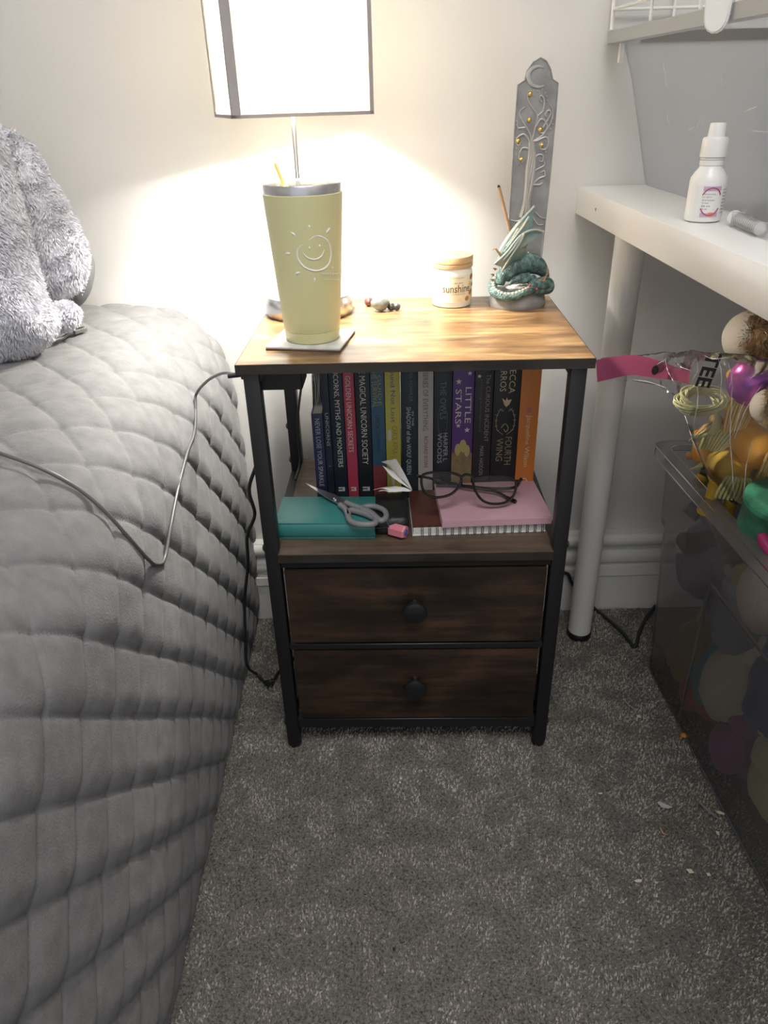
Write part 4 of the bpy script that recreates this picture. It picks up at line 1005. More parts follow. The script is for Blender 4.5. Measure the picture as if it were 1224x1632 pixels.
# second lead with a usb plug on the fleece
u0 = at(128, 526, z=.596); up0 = [u0, at(112, 531, z=.596), at(95, 540, z=.597), at(60, 551, z=.597), at(25, 557, z=.597), at(0, 568, z=.597), at(-40, 590, z=.597)]
uc = cable('usb_lead', 'grey lead ending in a small plug at the foot of the fleece blanket', up0, .0019, M_gcable)
du = (u0 - up0[1]).normalized(); Mu = Matrix.Translation(u0 - du * .012) @ du.to_track_quat('Z', 'Y').to_matrix().to_4x4()
MB().box(-.0045, -.003, 0, .0045, .003, .020, .0012, 2, M=Mu).build('plug_body', M_dsteel, uc)
# black power lead beside the left leg
pw = [T(-.180, .030, .562), T(-.190, .034, .53), at(412, 725, y=.040), at(397, 779, y=.05), at(406, 820, y=.07), at(394, 854, y=.09), at(395, 900, y=.11), at(390, 956, y=.14), at(391, 1012, y=.14), at(394, 1060, y=.145), at(410, 1075, z=.010), at(430, 1090, z=.010), at(452, 1062, z=.006), T(-.16, .27, .006)]
pc = cable('power_lead', 'black power lead hanging between the bed and the table', pw, .0024, M_cable)
ti = MB(); c = at(428, 1088, z=.012)
for k in range(7):
    a = k * .9; ti.sweep(smooth_path([tuple(c + Vector((.008 * math.cos(a), .008 * math.sin(a), -.004))), tuple(c + Vector((.002 * math.cos(a + 1), 0, .004))), tuple(c + Vector((-.009 * math.cos(a + .5), -.009 * math.sin(a + .5), .008 - k * .002)))], 3), .0012, 6)
ti.build('cable_tie', M_cable, pc)
cable('hanging_cord', 'thin black cord hanging at the back left leg above the shelf', [T(-.140, .05, .566), T(-.138, .12, .55), at(483, 598, y=.24), at(476, 650, y=.24), at(475, 690, y=.245), at(478, 735, y=.245), at(471, 765, z=SZ + .004)], .0018, M_cable)
cable('floor_cord', 'black cord bent in a V on the carpet behind the desk leg', [at(892, 913, y=.325), at(905, 915, y=.325), at(912, 930, y=.322), at(930, 950, y=.315), at(945, 968, z=.006), at(970, 988, z=.006), at(992, 1008, z=.006), at(1008, 1028, z=.006), at(1014, 1028, z=.006), at(1020, 1005, z=.007), at(1032, 982, z=.008), at(1045, 965, z=.01)], .0032, M_cable)

# ================================================================== DESK
DX, DZ, DT = .2526, .7368, .0362
DK = thing('desk', 'white desk with a rectangular top and round metal legs', 'desk', (.55, 0, 0))
MB().box(DX, -.85, DZ - DT, DX + .60, YW - .001, DZ, .0010, 2).build('desktop', M_desk, DK)
MB().lathe([(.0022, 0), (.0022, .0006)], 10, Matrix.Translation((DX - .0002, .25, DZ - .018)) @ Matrix.Rotation(-PI / 2, 4, 'Y')).build('screw_cap', M_dsteel, DK)
for lx, ly in ((.3063, .2572), (DX + .545, .2572), (.3063, -.80), (DX + .545, -.80)):
    g = MB().lathe([(.0195, .012), (.0200, .30), (.0208, DZ - DT)], 36, Matrix.Translation((lx, ly, 0))).build('desk_leg', M_leg, DK)
    MB().lathe([(.0190, 0), (.0212, .003), (.0214, .010), (.0196, .014)], 36, Matrix.Translation((lx, ly, 0))).build('leg_foot', M_bplastic, g)

# grey storage box on the desk
M_gbox = clear('smoky_plastic', (.88, .89, .91), .12, .30, .36, (.66, .67, .68))
GB = thing('storage_box', 'smoky grey plastic storage box with scuffed sides standing on the desk', 'storage box', (.55, .1, DZ))
ZR = .920; Zb = DZ + .001
bot = [(.343, .350), (.347, -.30), (.78, -.30), (.78, .350)]; top = [(.286, .352), (.336, -.33), (.84, -.33), (.84, .352)]
mb = MB(); vs = []
rows = [(0, Zb), (.08, Zb + .012), (.35, Zb + .065), (.7, Zb + .128), (1, ZR - .012)]
def rrect(c, r, n=5):
    out = []
    for i in range(4):
        p = Vector(c[i]); a = (Vector(c[i - 1]) - p).normalized(); b = (Vector(c[(i + 1) % 4]) - p).normalized()
        for k in range(n + 1):
            t = k / n; out.append(p + a * r * (1 - t) ** 2 + b * r * t ** 2)
    return out
rb_, rtp = rrect(bot, .02), rrect(top, .03); n = len(rb_)
for t, z in rows:
    for p, q in zip(rb_, rtp): w_ = p.lerp(q, t); vs.append((w_.x, w_.y, z))
fs = [tuple(range(n))]
for i in range(len(rows) - 1):
    for k in range(n): fs.append((i * n + k, i * n + (k + 1) % n, (i + 1) * n + (k + 1) % n, (i + 1) * n + k))
mb.add(vs, fs).build('box_body', M_gbox, GB, angle=.9)
# rim flange
fl = MB(); o1 = rrect([(.267, .352), (.318, -.35), (.86, -.35), (.86, .352)], .02); i1 = rtp; vs = []
for z in (ZR - .0125, ZR + .001):
    vs += [(p.x, p.y, z) for p in o1]
vs += [(p.x, p.y, ZR + .001) for p in i1] + [(p.x, p.y, ZR - .0125) for p in i1]
fs = []
for k in range(n):
    k2 = (k + 1) % n; fs += [(k, k2, n + k2, n + k), (n + k, n + k2, 2 * n + k2, 2 * n + k), (3 * n + k2, 3 * n + k, 2 * n + k, 2 * n + k2), (k2, k, 3 * n + k, 3 * n + k2)]
fl.add(vs, fs).build('rim', mat('grey_rim_plastic', (.34, .35, .36), .3), GB, angle=.9)
# white latch
cl0 = at(1138, 54, x=.282)
lt = []
for a in np.linspace(PI, 2 * PI, 9): lt.append((.0115 * math.cos(a), .0115 * 1.2 * math.sin(a)))
lt += [(.0135, .05), (-.0150, .05)]
Ml = Matrix.Translation((.2835, cl0.y + .001, cl0.z + .0135)) @ Matrix.Rotation(math.radians(50), 4, 'Z') @ Matrix(((0, 0, -1, 0), (-1, 0, 0, 0), (0, 1, 0, 0), (0, 0, 0, 1)))
b = bmesh.new(); vsb = [b.verts.new((x, y, z)) for z in (0, .006) for x, y in lt]; n2 = len(lt)
b.faces.new(vsb[:n2][::-1]); b.faces.new(vsb[n2:])
for k in range(n2): b.faces.new((vsb[k], vsb[(k + 1) % n2], vsb[n2 + (k + 1) % n2], vsb[n2 + k]))
bmesh.ops.recalc_face_normals(b, faces=b.faces); bmesh.ops.bevel(b, geom=list(b.edges), offset=.0015, segments=2, affect='EDGES')
MB().bm(b, Ml).build('latch', M_wplastic, GB)['label'] = 'white clip-on latch'
# folded dark cloth seen through the side
CI = thing('folded_clothes', 'dark grey folded clothes seen inside the smoky storage box', 'clothes', (.42, -.02, DZ + .004))
M_dc = mat('dark_cloth', (.030, .030, .038), .9, bump=(200, .6))
for k, (z, yy, xx) in enumerate(((DZ + .034, -.045, .405), (DZ + .078, -.035, .398), (DZ + .118, -.030, .393), (DZ + .150, -.025, .388))):
    MB().ball((xx, yy, z), (.052, .050 - .003 * k, .032), 28, 18, fn=lambda p: .16 * noise.noise(p * 2 + Vector((k, 0, 0)))).build('garment', M_dc, CI)
# long scuffs on the near side of the box
sf = MB(); rg = random.Random(2)
for (u0_, v0_, u1_, v1_) in ((1057, 98, 1060, 120), (1060, 120, 1062, 138), (1118, 183, 1113, 205), (1097, 208, 1106, 202), (1063, 180, 1066, 198), (1186, 178, 1206, 170), (1192, 208, 1224, 210), (1150, 120, 1152, 134)):
    def sidept(u_, v_):
        d = ray(u_, v_); t = .5
        for i in range(1400):
            p = CAM + d * (.5 + i * .0006)
            f_ = (p.z - Zb) / (ZR - Zb); yy = (.35 - p.y) / .66
            if p.x > (.343 + .004 * yy) * (1 - f_) + (.286 + .05 * yy) * f_ - .0006 - .012 * max(0, min(1, f_)) * (1 - f_): return p
        return p
    a_ = sidept(u0_, v0_); b_ = sidept(u1_, v1_); sf.sweep([a_, (a_ + b_) / 2, b_], [.0002, .0005, .0002], 4)
o_sf = sf.build('scuffs', mat('scuff_white', (.62, .62, .62), .8), GB); o_sf['kind'] = 'stuff'

# wire basket standing on the box
WB = thing('wire_basket', 'white wire basket standing on the smoky storage box', 'basket', (.55, .1, ZR + .002))
M_wire = mat('white_wire', (.78, .77, .74), .35)
zb = ZR + .0030; nx = 8
def wp(t, s, z): # t along y (0 back..1 front), s across x
    x = .274 + .046 * t + s; y = .344 - .62 * t; return Vector((x, y, z))
for k in range(6): MB().sweep([wp(k / 5, 0, zb), wp(k / 5, -.004, zb + .17)], .0019 if k else .0026, 8).build('wire', M_wire, WB)
for k in range(5): MB().sweep([wp(0, -.004 * k / 4, zb + .022 + .037 * k), wp(1, -.004 * k / 4, zb + .022 + .037 * k)], .0019, 8).build('wire', M_wire, WB)
for k in range(5): MB().sweep([wp(0, 0, zb + .022 + .037 * k), wp(0, .46, zb + .022 + .037 * k)], .0019, 8).build('wire', M_wire, WB)
for k in range(1, 6): MB().sweep([wp(0, k * .078, zb), wp(0, k * .078, zb + .17)], .0019, 8).build('wire', M_wire, WB)
MB().box(.283, .325, ZR - .034, .288, .333, ZR - .0125).build('clip', M_wplastic, GB)

# medicine bottle
MX, MY = .2925, .004
BT = thing('medicine_bottle', 'small white plastic medicine bottle with dropper cap on the desk', 'bottle', (MX, MY, DZ))
mm = Matrix.Translation((MX, MY, DZ + .0003))
MB().lathe([(.0150, 0), (.0172, .0012), (.0176, .004), (.0176, .036), (.0170, .040), (.0140, .0450), (.0110, .0490), (.0105, .0510), (.0112, .0515), (.0112, .0555), (.0098, .0560), (.0098, .0580)], 48, mm).build('bottle_body', M_wplastic, BT)
MB().lathe([(.0122, .0585), (.0122, .0600), (.0118, .0740), (.0108, .0755), (.0080, .0760), (.0072, .0870), (.0066, .0878)], 48, mm).build('cap', mat('cap_plastic', (.80, .78, .76), .35), BT)
MB().lathe([(.0106, .0560), (.0112, .0565), (.0112, .0580), (.0104, .0584)], 40, mm).build('tamper_ring', M_wplastic, BT)
def bband(name, r, z0, z1, a0, a1, m, n=14):
    vs = []
    for k in range(n + 1):
        a = math.radians(a0 + (a1 - a0) * k / n)
        for z in (z0, z1):
            for rr in (r, r + .0003): vs.append((MX + rr * math.cos(a), MY + rr * math.sin(a), DZ + z))
    fs = []
    for k in range(n):
        b_ = k * 4; c_ = b_ + 4; fs += [(b_ + 1, c_ + 1, c_ + 3, b_ + 3), (b_, b_ + 2, c_ + 2, c_), (b_, c_, c_ + 1, b_ + 1), (b_ + 2, b_ + 3, c_ + 3, c_ + 2)]
    return MB().add(vs, fs).build(name, m, BT)
bband('paper_label', .0176, .006, .034, 215, 372, mat('label_white', (.80, .79, .78), .5))
MVM = mat('label_mauve', (.55, .38, .52), .5); MRD = mat('label_crimson', (.42, .05, .14), .5)
AB = 270
for z0, z1 in ((.0300, .0338), (.0062, .0095)): bband('label_band', .0180, z0, z1, 238, 292, MVM)
ar = MB()
for sgn, zc in ((1, .0215), (-1, .0185)):
    pts = []
    for k in range(11):
        a = math.radians(25 + 130 * k / 10); aa = math.radians(265 + math.cos(a) * 30); pts.append((MX + .0184 * math.cos(aa), MY + .0184 * math.sin(aa), DZ + zc + sgn * .0110 * math.sin(a)))
    ar.sweep(pts, .0005, 6)
ar.build('label_arc', MRD, BT)
for k, (s, wd) in enumerate((('Chlorphenamine', .012), ('1.5 mg/ml', .008), ('Oral solution', .0115), ('for dogs', .006), ('50 ml', .0075), ('10 ml', .005))):
    wraptext('lettering', s, M_ink, BT, (MX, MY), .0180, DZ + .0262 - k * .0027, math.radians(258) + (wd - .012) / 2 / .018, wd, .0013)
for k in range(8): wraptext('lettering', 'mmnmn', M_ink, BT, (MX, MY), .0178, DZ + .030 - k * .003, math.radians(312), .006, .0011)
bband('orange_mark', .0183, .0068, .0100, 262, 276, mat('label_orange', (.75, .22, .10), .5))

# syringe
SY = thing('oral_syringe', 'clear plastic oral syringe lying on the desk beside the bottle', 'syringe', (.30, -.07, DZ))
s0_ = Vector((.3095, -.030, DZ + .0072)); s1_ = Vector((.300, -.150, DZ + .0066)); ds_ = (s1_ - s0_).normalized()
Ms = Matrix.Translation(s0_) @ ds_.to_track_quat('Z', 'Y').to_matrix().to_4x4()
M_syr = clear('syringe_plastic', (.95, .95, .97), .2, .35, .45, (.85, .85, .87))
MB().lathe([(.0058, .010), (.0062, .012), (.0062, .075), (.0030, .079), (.0020, .086)], 24, Ms).build('barrel', M_syr, SY)
MB().lathe([(.0066, 0), (.0068, .0015), (.0030, .002), (.0030, .06), (.0055, .061), (.0055, .066)], 24, Ms).build('plunger', M_wplastic, SY)
for k in range(12):
    t = .018 + k * .0045; MB().lathe([(.0064, t), (.0064, t + .0006)], 24, Ms, cap=False).build('graduation', M_ink, SY)
MB().box(-.0062, -.0068, .0095, .0062, .0068, .0110, .0004, M=Ms).build('finger_flange', M_syr, SY)

# ================================================================== CLEAR TOY BOX UNDER THE DESK
M_cbox = clear('clear_box_plastic', (.98, .98, .98), .16, .22, .27, (.58, .57, .58))
M_crim = clear('clear_rim_plastic', (.95, .95, .96), .35, .25, .34, (.85, .85, .88))
TB = thing('toy_box', 'large clear plastic storage box full of toys under the desk', 'storage box', (.60, -.15, 0))
ZRM = .400
bot = [(.401, .172), (.419, -.46), (.80, -.46), (.80, .172)]; top = [(.378, .198), (.402, -.50), (.83, -.50), (.83, .198)]
bo, to = rrect(bot, .022), rrect(top, .028); n = len(bo); vs = []; rows = [(0, .002), (.03, .008), (.7, .275), (.74, .283), (1, ZRM - .004)]
for t, z in rows:
    for p, q in zip(bo, to):
        w_ = p.lerp(q, t); off = .004 if z > .28 else 0
        if w_.x < .5: w_.x -= off
        vs.append((w_.x, w_.y, z))
fs = [tuple(range(n))]
for i in range(len(rows) - 1):
    for k in range(n): fs.append((i * n + k, i * n + (k + 1) % n, (i + 1) * n + (k + 1) % n, (i + 1) * n + k))
MB().add(vs, fs).build('box_body', M_cbox, TB, angle=.6)
# upright rib dividing the side, and the base bead
MB().sweep([(.4095, .043, .003), (.3935, .016, .278)], .0022, 8).build('side_rib', M_crim, TB)
MB().sweep([(.3925, .012, .281), (.4040, -.47, .281)], .0020, 8).build('side_ledge', M_crim, TB)
MB().sweep([(.4020, .165, .003), (.4185, -.45, .003)], .0020, 8).build('base_bead', mat('grey_bead', (.10, .10, .11), .5), TB)
fl = MB(); o1 = rrect([(.362, .212), (.3855, -.53), (.85, -.53), (.85, .212)], .022); vs = []
for z in (ZRM - .016, ZRM): vs += [(p.x, p.y, z) for p in o1]
vs += [(p.x, p.y, ZRM) for p in to]
fs = []
for k in range(n):
    k2 = (k + 1) % n; fs += [(k, k2, n + k2, n + k), (n + k, n + k2, 2 * n + k2, 2 * n + k)]
fl.add(vs, fs).build('rim', M_crim, TB, angle=.5)
M_re = clear('rim_edge_plastic', (.95, .95, .96), .4, .25, .55, (.85, .85, .87))
for zz, ins in ((ZRM - .016, 0), (ZRM - .0005, 0), (ZRM - .0005, .017)):
    MB().sweep([(p.x + (ins if p.x < .6 else -ins), p.y - (ins if p.y > 0 else -ins), zz) for p in o1], .0010, 6, closed=True).build('rim_edge', M_re, TB)
for k in range(6):
    y = .16 - k * .11; x = .362 + (.212 - y) * .032
    MB().box(x + .0005, y - .0006, ZRM - .015, x + .018, y + .0006, ZRM - .0005).build('rim_web', M_crim, TB)

# soft toys inside, seen dimly through the side
def plush(name, label, c, s, col, col2, rot=0, grp='soft toys inside the clear box', ears='round'):
    o = thing(name, label, 'soft toy', tuple(c), rot, grp)
    m = mat('plush_' + str(len(MATS)), col, .95, bump=(150, .8), sheen=.3); m2 = mat('plush2_' + str(len(MATS)), col2, .95, bump=(150, .8))
    fnn = lambda p: .13 * noise.noise(p * 1.6 + Vector(c) * 30) + .05 * noise.noise(p * 5)
    MB().ball((0, 0, 0), (.034 * s, .030 * s, .046 * s), 22, 16, fn=fnn).build('body', m, o, local=True)
    MB().ball((0, -.006 * s, .050 * s), (.026 * s, .024 * s, .023 * s), 18, 12, fn=fnn).build('head', m, o, local=True)
    MB().ball((0, -.028 * s, .045 * s), (.012 * s, .009 * s, .009 * s), 12, 8).build('muzzle', m2, o, local=True)
    for k in (-1, 1):
        if ears == 'long': MB().ball((k * .012 * s, 0, .085 * s), (.006 * s, .005 * s, .022 * s), 10, 8).build('ear', m, o, local=True)
        else: MB().ball((k * .019 * s, 0, .070 * s), (.009 * s, .005 * s, .009 * s), 10, 8).build('ear', m, o, local=True)
        MB().sweep([(k * .024 * s, -.008 * s, .022 * s), (k * .040 * s, -.022 * s, .006 * s), (k * .042 * s, -.034 * s, -.008 * s)], [.010 * s, .010 * s, .009 * s], 10).build('arm', m, o, local=True)
        MB().sweep([(k * .016 * s, -.010 * s, -.028 * s), (k * .026 * s, -.036 * s, -.034 * s), (k * .030 * s, -.050 * s, -.032 * s)], [.013 * s, .012 * s, .012 * s], 10).build('leg', m2 if k < 0 else m, o, local=True)
    return o
def side_x(y, z):
    t = z / .4; return (.401 + (.172 - y) * .0285) * (1 - t) + (.378 + (.198 - y) * .034) * t
TOYS = [
 ('ochre soft toy low at the far end of the clear box', .120, .060, 1.15, (.42, .30, .12), 1.9, 'round'),
 ('mauve soft toy high at the far end of the clear box', .128, .250, 1.35, (.30, .25, .38), 1.5, 'round'),
 ('grey mauve soft toy halfway up at the far end of the clear box', .105, .160, 1.25, (.26, .24, .28), 1.2, 'long'),
 ('long cream soft toy slanting across the side of the clear box', -.015, .125, 1.55, (.55, .50, .38), 1.9, 'long'),
 ('navy soft toy against the middle of the clear box side', -.115, .185, 1.65, (.035, .05, .13), 1.5, 'round'),
 ('small red soft toy at the foot of the clear box rib', .050, .060, .85, (.50, .09, .08), 1.6, 'round'),
 ('teal soft toy between the red and cream ones in the clear box', .022, .105, 1.0, (.06, .20, .24), 1.3, 'round'),
 ('plum soft toy low in front of the cream one', -.060, .040, .95, (.26, .08, .20), 1.7, 'round'),
 ('olive soft toy at the near foot of the clear box', -.150, .070, 1.4, (.36, .34, .18), 1.5, 'round'),
 ('blue grey soft toy nearest the camera in the clear box', -.260, .160, 1.6, (.16, .22, .28), 1.4, 'long'),
 ('pale grey soft toy under the ledge by the rib', -.005, .225, 1.1, (.24, .25, .28), 1.8, 'round'),
 ('fawn soft toy just under the rim of the clear box', -.060, .320, 1.25, (.45, .37, .31), 1.5, 'round'),
 ('pinkish soft toy under the rim at the near end', -.165, .300, 1.2, (.52, .34, .31), 1.6, 'long'),
]
for lb, y, z, s_, col, r_, e in TOYS:
    col = tuple(min(.85, k * 1.5 + .03) for k in col)
    q = plush('soft_toy', lb, (side_x(y, z) + .038 * s_, y, max(z, .047 * s_)), s_, col, tuple(min(1, k * 1.2) for k in col), r_, ears=e)
    q.rotation_euler = (random.Random(int(y * 1e4) + 9).uniform(-.8, .8), random.Random(int(z * 1e4)).uniform(-.15, .15), r_)
    # settle it inside the walls of the box
    P_ = [wm(c_) @ v_.co for c_ in q.children for v_ in c_.data.vertices]
    dx_ = max(side_x(p.y, max(p.z, 0)) + .004 - p.x for p in P_); dy_ = max(p.y for p in P_) - (.166 + .026 * z / .4); dz_ = min(p.z for p in P_) - .006
    q.location.x += dx_; q.location.y -= max(0, dy_); q.location.z -= min(0, dz_)

# heap on top, partly inside the clear bag
def pony(name, label, c, s, col, mane, rz, tilt=0, pit=.2):
    o = thing(name, label, 'toy pony', tuple(c), rz, 'toy ponies in the clear bag'); o.rotation_euler = (tilt, pit, rz)
    m = mat('pony_' + str(len(MATS)), col, .3); mm_ = mat('mane_' + str(len(MATS)), mane, .35, bump=(300, .8))
    t = smooth_path([(-.034, 0, .002, .006), (-.030, 0, .002, .0135), (-.020, 0, .001, .0185), (-.006, 0, 0, .0190), (.010, 0, 0, .0175), (.024, 0, .008, .013), (.032, 0, .024, .009), (.036, 0, .036, .0085)], 4)
    MB().sweep([[q * s for q in p[:3]] for p in t], [p[3] * s for p in t], 18).build('body', m, o, local=True)
    MB().ball((.040 * s, 0, .044 * s), (.014 * s, .012 * s, .013 * s), 18, 12).ball((.053 * s, 0, .038 * s), (.009 * s, .008 * s, .007 * s), 14, 8).build('head', m, o, local=True)
    for x, y in ((-.022, .009), (-.022, -.009), (.018, .009), (.018, -.009)):
        MB().sweep([(x * s, y * s, -.006 * s), (x * 1.05 * s, y * 1.1 * s, -.026 * s), (x * 1.05 * s, y * 1.15 * s, -.044 * s)], [.0085 * s, .0055 * s, .0075 * s], 12).build('leg', m, o, local=True)
    h = MB()
    for k in range(9):
        a = k / 8 - .5
        j = random.Random(k * 7 + int(rz * 10)).uniform(-.006, .006)
        h.sweep(smooth_path([(.042 * s, a * .010 * s, .056 * s), (.028 * s, (a * .03 + j) * s, (.054 + j) * s), (.012 * s, (a * .03 + .012) * s, .036 * s), (.002 * s, (a * .02 + .02) * s, .014 * s)], 4), .0014 * s, 6)
    h.build('mane', mm_, o, local=True)
    h = MB()
    for k in range(9):
        a = k / 8 - .5
        h.sweep(smooth_path([(-.030 * s, 0, .010 * s), (-.040 * s, a * .02 * s, .018 * s), (-.046 * s, a * .03 * s, .008 * s), (-.046 * s, a * .03 * s, -.004 * s)], 4), .0014 * s, 6)
    h.build('tail', mm_, o, local=True)
    for k in (-1, 1): MB().ball((.038 * s, k * .008 * s, .058 * s), (.004 * s, .003 * s, .006 * s), 8, 6).build('ear', m, o, local=True)
    return o
pony('toy_pony', 'orange plastic toy pony at the left in the clear bag', at(1122, 708, y=.085), .72, (.72, .33, .05), (.60, .60, .30), 1.2, .2, -1.15)
pony('toy_pony', 'mustard yellow toy pony lowest in the clear bag', at(1158, 742, y=.052), 1.28, (.66, .42, .05), (.62, .60, .25), 1.35, .1, -.25)
pony('toy_pony', 'bright orange toy pony under the purple ball in the clear bag', at(1194, 700, y=.050), 1.25, (.78, .38, .06), (.65, .45, .15), 1.75, -.1, -.35)
M_hair = mat('pale_yellow_hair', (.66, .64, .36), .3, bump=(400, .5))
HT = thing('doll_hair', 'coil of pale yellow glossy doll hair inside the clear bag', 'doll hair', tuple(at(1118, 640, y=.05)))
hb = MB(); hc = at(1118, 638, y=.052)
rg = random.Random(5)
for k in range(46):
    rho = .0068 * math.sqrt(rg.random()); ph = rg.random() * 2 * PI; ex = rg.uniform(-.15, .15)
    pts = []
    for a in np.linspace(0, 2 * PI, 40, endpoint=False):
        R_ = .0225 + rho * math.cos(ph + a * .5 * 2) + .001 * math.sin(3 * a + k); q = R_ * math.sin(a) * .62
        pts.append((hc.x + R_ * math.cos(a) * 1.12, hc.y + q * .72 - rho * math.sin(ph + a) * .5, hc.z + q * .70 + rho * math.sin(ph + a) * .9 + ex * .01))
    hb.sweep(pts, .0009, 5, closed=True)
for k in range(20):
    a = k / 19 - .5; hb.sweep(smooth_path([tuple(hc + Vector((.010, a * .02, .004))), tuple(hc + Vector((.020 + a * .01, a * .02, -.012))), tuple(hc + Vector((.022 + a * .02, a * .02 - .004, -.034))), tuple(hc + Vector((.016 + a * .03, a * .02, -.046)))], 4), .0011, 6)
hb.build('strands', M_hair, HT)
PB = thing('foil_ball', 'shiny purple pink metallic ball in the clear bag', 'ball', tuple(at(1196, 602, y=.05)))
pc_ = at(1203, 606, y=.05); MB().ball(pc_, (.0315, .024, .0315), 32, 20, fn=lambda p: .03 * noise.noise(p * 2)).build('ball_skin', mat('purple_foil', (.62, .12, .42), .24, .5, var=(25, (.36, .09, .46), .45, .6), bump=(120, .3)), PB)
def hairy(label, u, v, y, r, haircol, fc, seed):
    o = thing('plush_hedgehog', label, 'soft toy', tuple(at(u, v, y=y)))
    c = at(u, v, y=y); sk = MB().ball(c, r, 28, 18).build('head', mat('cream_felt', (.66, .58, .48), .8), o)
    bk_ = MB().ball(c + Vector((.008, -.002, .001)), r * .99, 24, 16).build('fur_skin', mat('fur%d' % seed, haircol, .9), o)
    fur('fur', [bk_], mat('fur%d' % seed), o, 5000, .009, .0004, .15, seed, lambda cc2, n_: 1.0 if cc2[0] > c.x - fc else 0., .5) if False else None
    return o, sk, bk_, c
def hedgehog(label, u, v, y, r, col, seed):
    c = at(u, v, y=y); o = thing('plush_hedgehog', label, 'soft toy', tuple(c))
    MB().ball(c, r, 28, 18).build('face', mat('cream_felt', (.66, .58, .48), .8), o)
    m = mat('fur%d' % seed, col, .9, var=(50, tuple(k * .6 for k in col), .4, .6))
    b_ = MB().ball(c + Vector((r * .36, -r * .40, r * .16)), r * .92, 24, 16).build('coat', m, o)
    fur('fur', [b_], m, o, 6000, .009, .0006, .2, seed, None, .6)
hedgehog('cream ball-faced soft toy with brown fur right under the desk top', 1196, 538, .06, .031, (.50, .33, .17), 11)
hedgehog('cream ball-faced soft toy with golden fur at the right edge', 1226, 648, .015, .021, (.60, .42, .17), 12)
gt = thing('green_toy', 'translucent green toy tub at the right of the heap', 'toy', tuple(at(1215, 815, y=-.04)))
gc = at(1222, 818, y=-.05); MB().lathe([(.018, -.025), (.026, -.022), (.030, .016), (.032, .018), (.032, .024), (.029, .025)], 32, Matrix.Translation(gc) @ Matrix.Rotation(.3, 4, 'X')).build('tub', mat('green_plastic', (.06, .22, .13), .3, var=(40, (.1, .42, .25), .4, .6)), gt)
mg = thing('magenta_toy', 'small glossy magenta toy shoe beside the green tub', 'toy', tuple(at(1220, 865, y=-.11)))
MB().sweep(smooth_path([tuple(at(1212, 850, y=-.10)) + (.004,), tuple(at(1218, 862, y=-.105)) + (.007,), tuple(at(1228, 875, y=-.11)) + (.008,), tuple(at(1240, 880, y=-.11)) + (.005,)], 4) and [tuple(at(1212, 850, y=-.10)), tuple(at(1218, 862, y=-.105)), tuple(at(1228, 875, y=-.11)), tuple(at(1240, 880, y=-.11))], [.004, .007, .008, .005], 14).build('shoe', mat('magenta', (.60, .05, .22), .25), mg)
bd_ = thing('brown_toy', 'small dark brown toy horse shoe piece at the bottom of the bag', 'toy', tuple(at(1140, 782, y=.05)))
MB().sweep(smooth_path([tuple(at(1118, 748, y=.06)), tuple(at(1132, 756, y=.055)), tuple(at(1140, 775, y=.05)), tuple(at(1152, 790, y=.045))], 4), [.0065] * 13, 12).build('piece', mat('dark_brown', (.05, .03, .025), .4), bd_)

# filling under the heap so the toys are carried by others
for k, (x, y, z, s, c) in enumerate(((.46, .09, .33, 1.3, (.3, .26, .28)), (.50, .0, .36, 1.5, (.42, .3, .12)), (.47, -.10, .395, 1.1, (.1, .25, .18)), (.53, -.18, .38, 1.4, (.3, .2, .3)), (.55, .10, .38, 1.4, (.35, .3, .25)))):
    plush('soft_toy', ['grey mauve soft toy just below the clear bag', 'ochre soft toy just below the clear bag', 'green soft toy beside the green tub', 'lilac soft toy behind the green tub', 'buff soft toy in the far corner of the heap'][k], (x, y, z), s, c, c, -1.2 + k * .4)

# clear bag
CB = thing('clear_bag', 'crinkled clear plastic bag with pink strip and black letters holding the ponies', 'bag', tuple(at(1150, 700, y=.05)))
M_bag = clear('bag_film', (.985, .985, .99), .24, .10, .045, (.85, .85, .88), streak=55)
topl = [(952, 576), (985, 569), (1020, 566), (1060, 562), (1100, 560), (1140, 562), (1180, 564), (1224, 572), (1270, 585), (1320, 620)]
botl = [(952, 608), (985, 606), (1020, 610), (1055, 618), (1080, 640), (1100, 690), (1130, 760), (1180, 806), (1250, 812), (1320, 760)]
ydep = [.155, .145, .13, .11, .075, .04, .015, .0, -.005, -.005]; thk = [.001, .003, .006, .010, .022, .034, .040, .042, .042, .035]
tt_ = smooth_path([t + b_ + (y, k) for t, b_, y, k in zip(topl, botl, ydep, thk)], 8)
mb = MB(); vs = []; NV = 30
for i, (ut, vt, ub, vb, y, k) in enumerate(tt_):
    for j in range(NV * 2):
        if j < NV: f = j / NV; sg = -1
        else: f = 1 - (j - NV) / NV; sg = 1
        u_, v_ = ut + (ub - ut) * f, vt + (vb - vt) * f
        yy = y + sg * k * math.sin(PI * min(max(f, .0), 1)) ** .6 + (.012 if sg > 0 else 0) * 0
        p = at(u_, v_, y=y) ; p = Vector((p.x, yy, p.z))
        cr = .0035 * noise.noise(Vector((u_ * .035 + v_ * .012, v_ * .008, sg))) + .0022 * abs(noise.noise(Vector((u_ * .09 + v_ * .03, v_ * .03, 4 + sg))))
        p += Vector((cr * .5, sg * cr * 2.2, cr)); vs.append(p)
K = NV * 2; fs = []
for i in range(len(tt_) - 1):
    for j in range(K): fs.append((i * K + j, i * K + (j + 1) % K, (i + 1) * K + (j + 1) % K, (i + 1) * K + j))
mb.add(vs, fs).build('bag_film', M_bag, CB, angle=1.5)
cr_ = MB(); rg = random.Random(9)
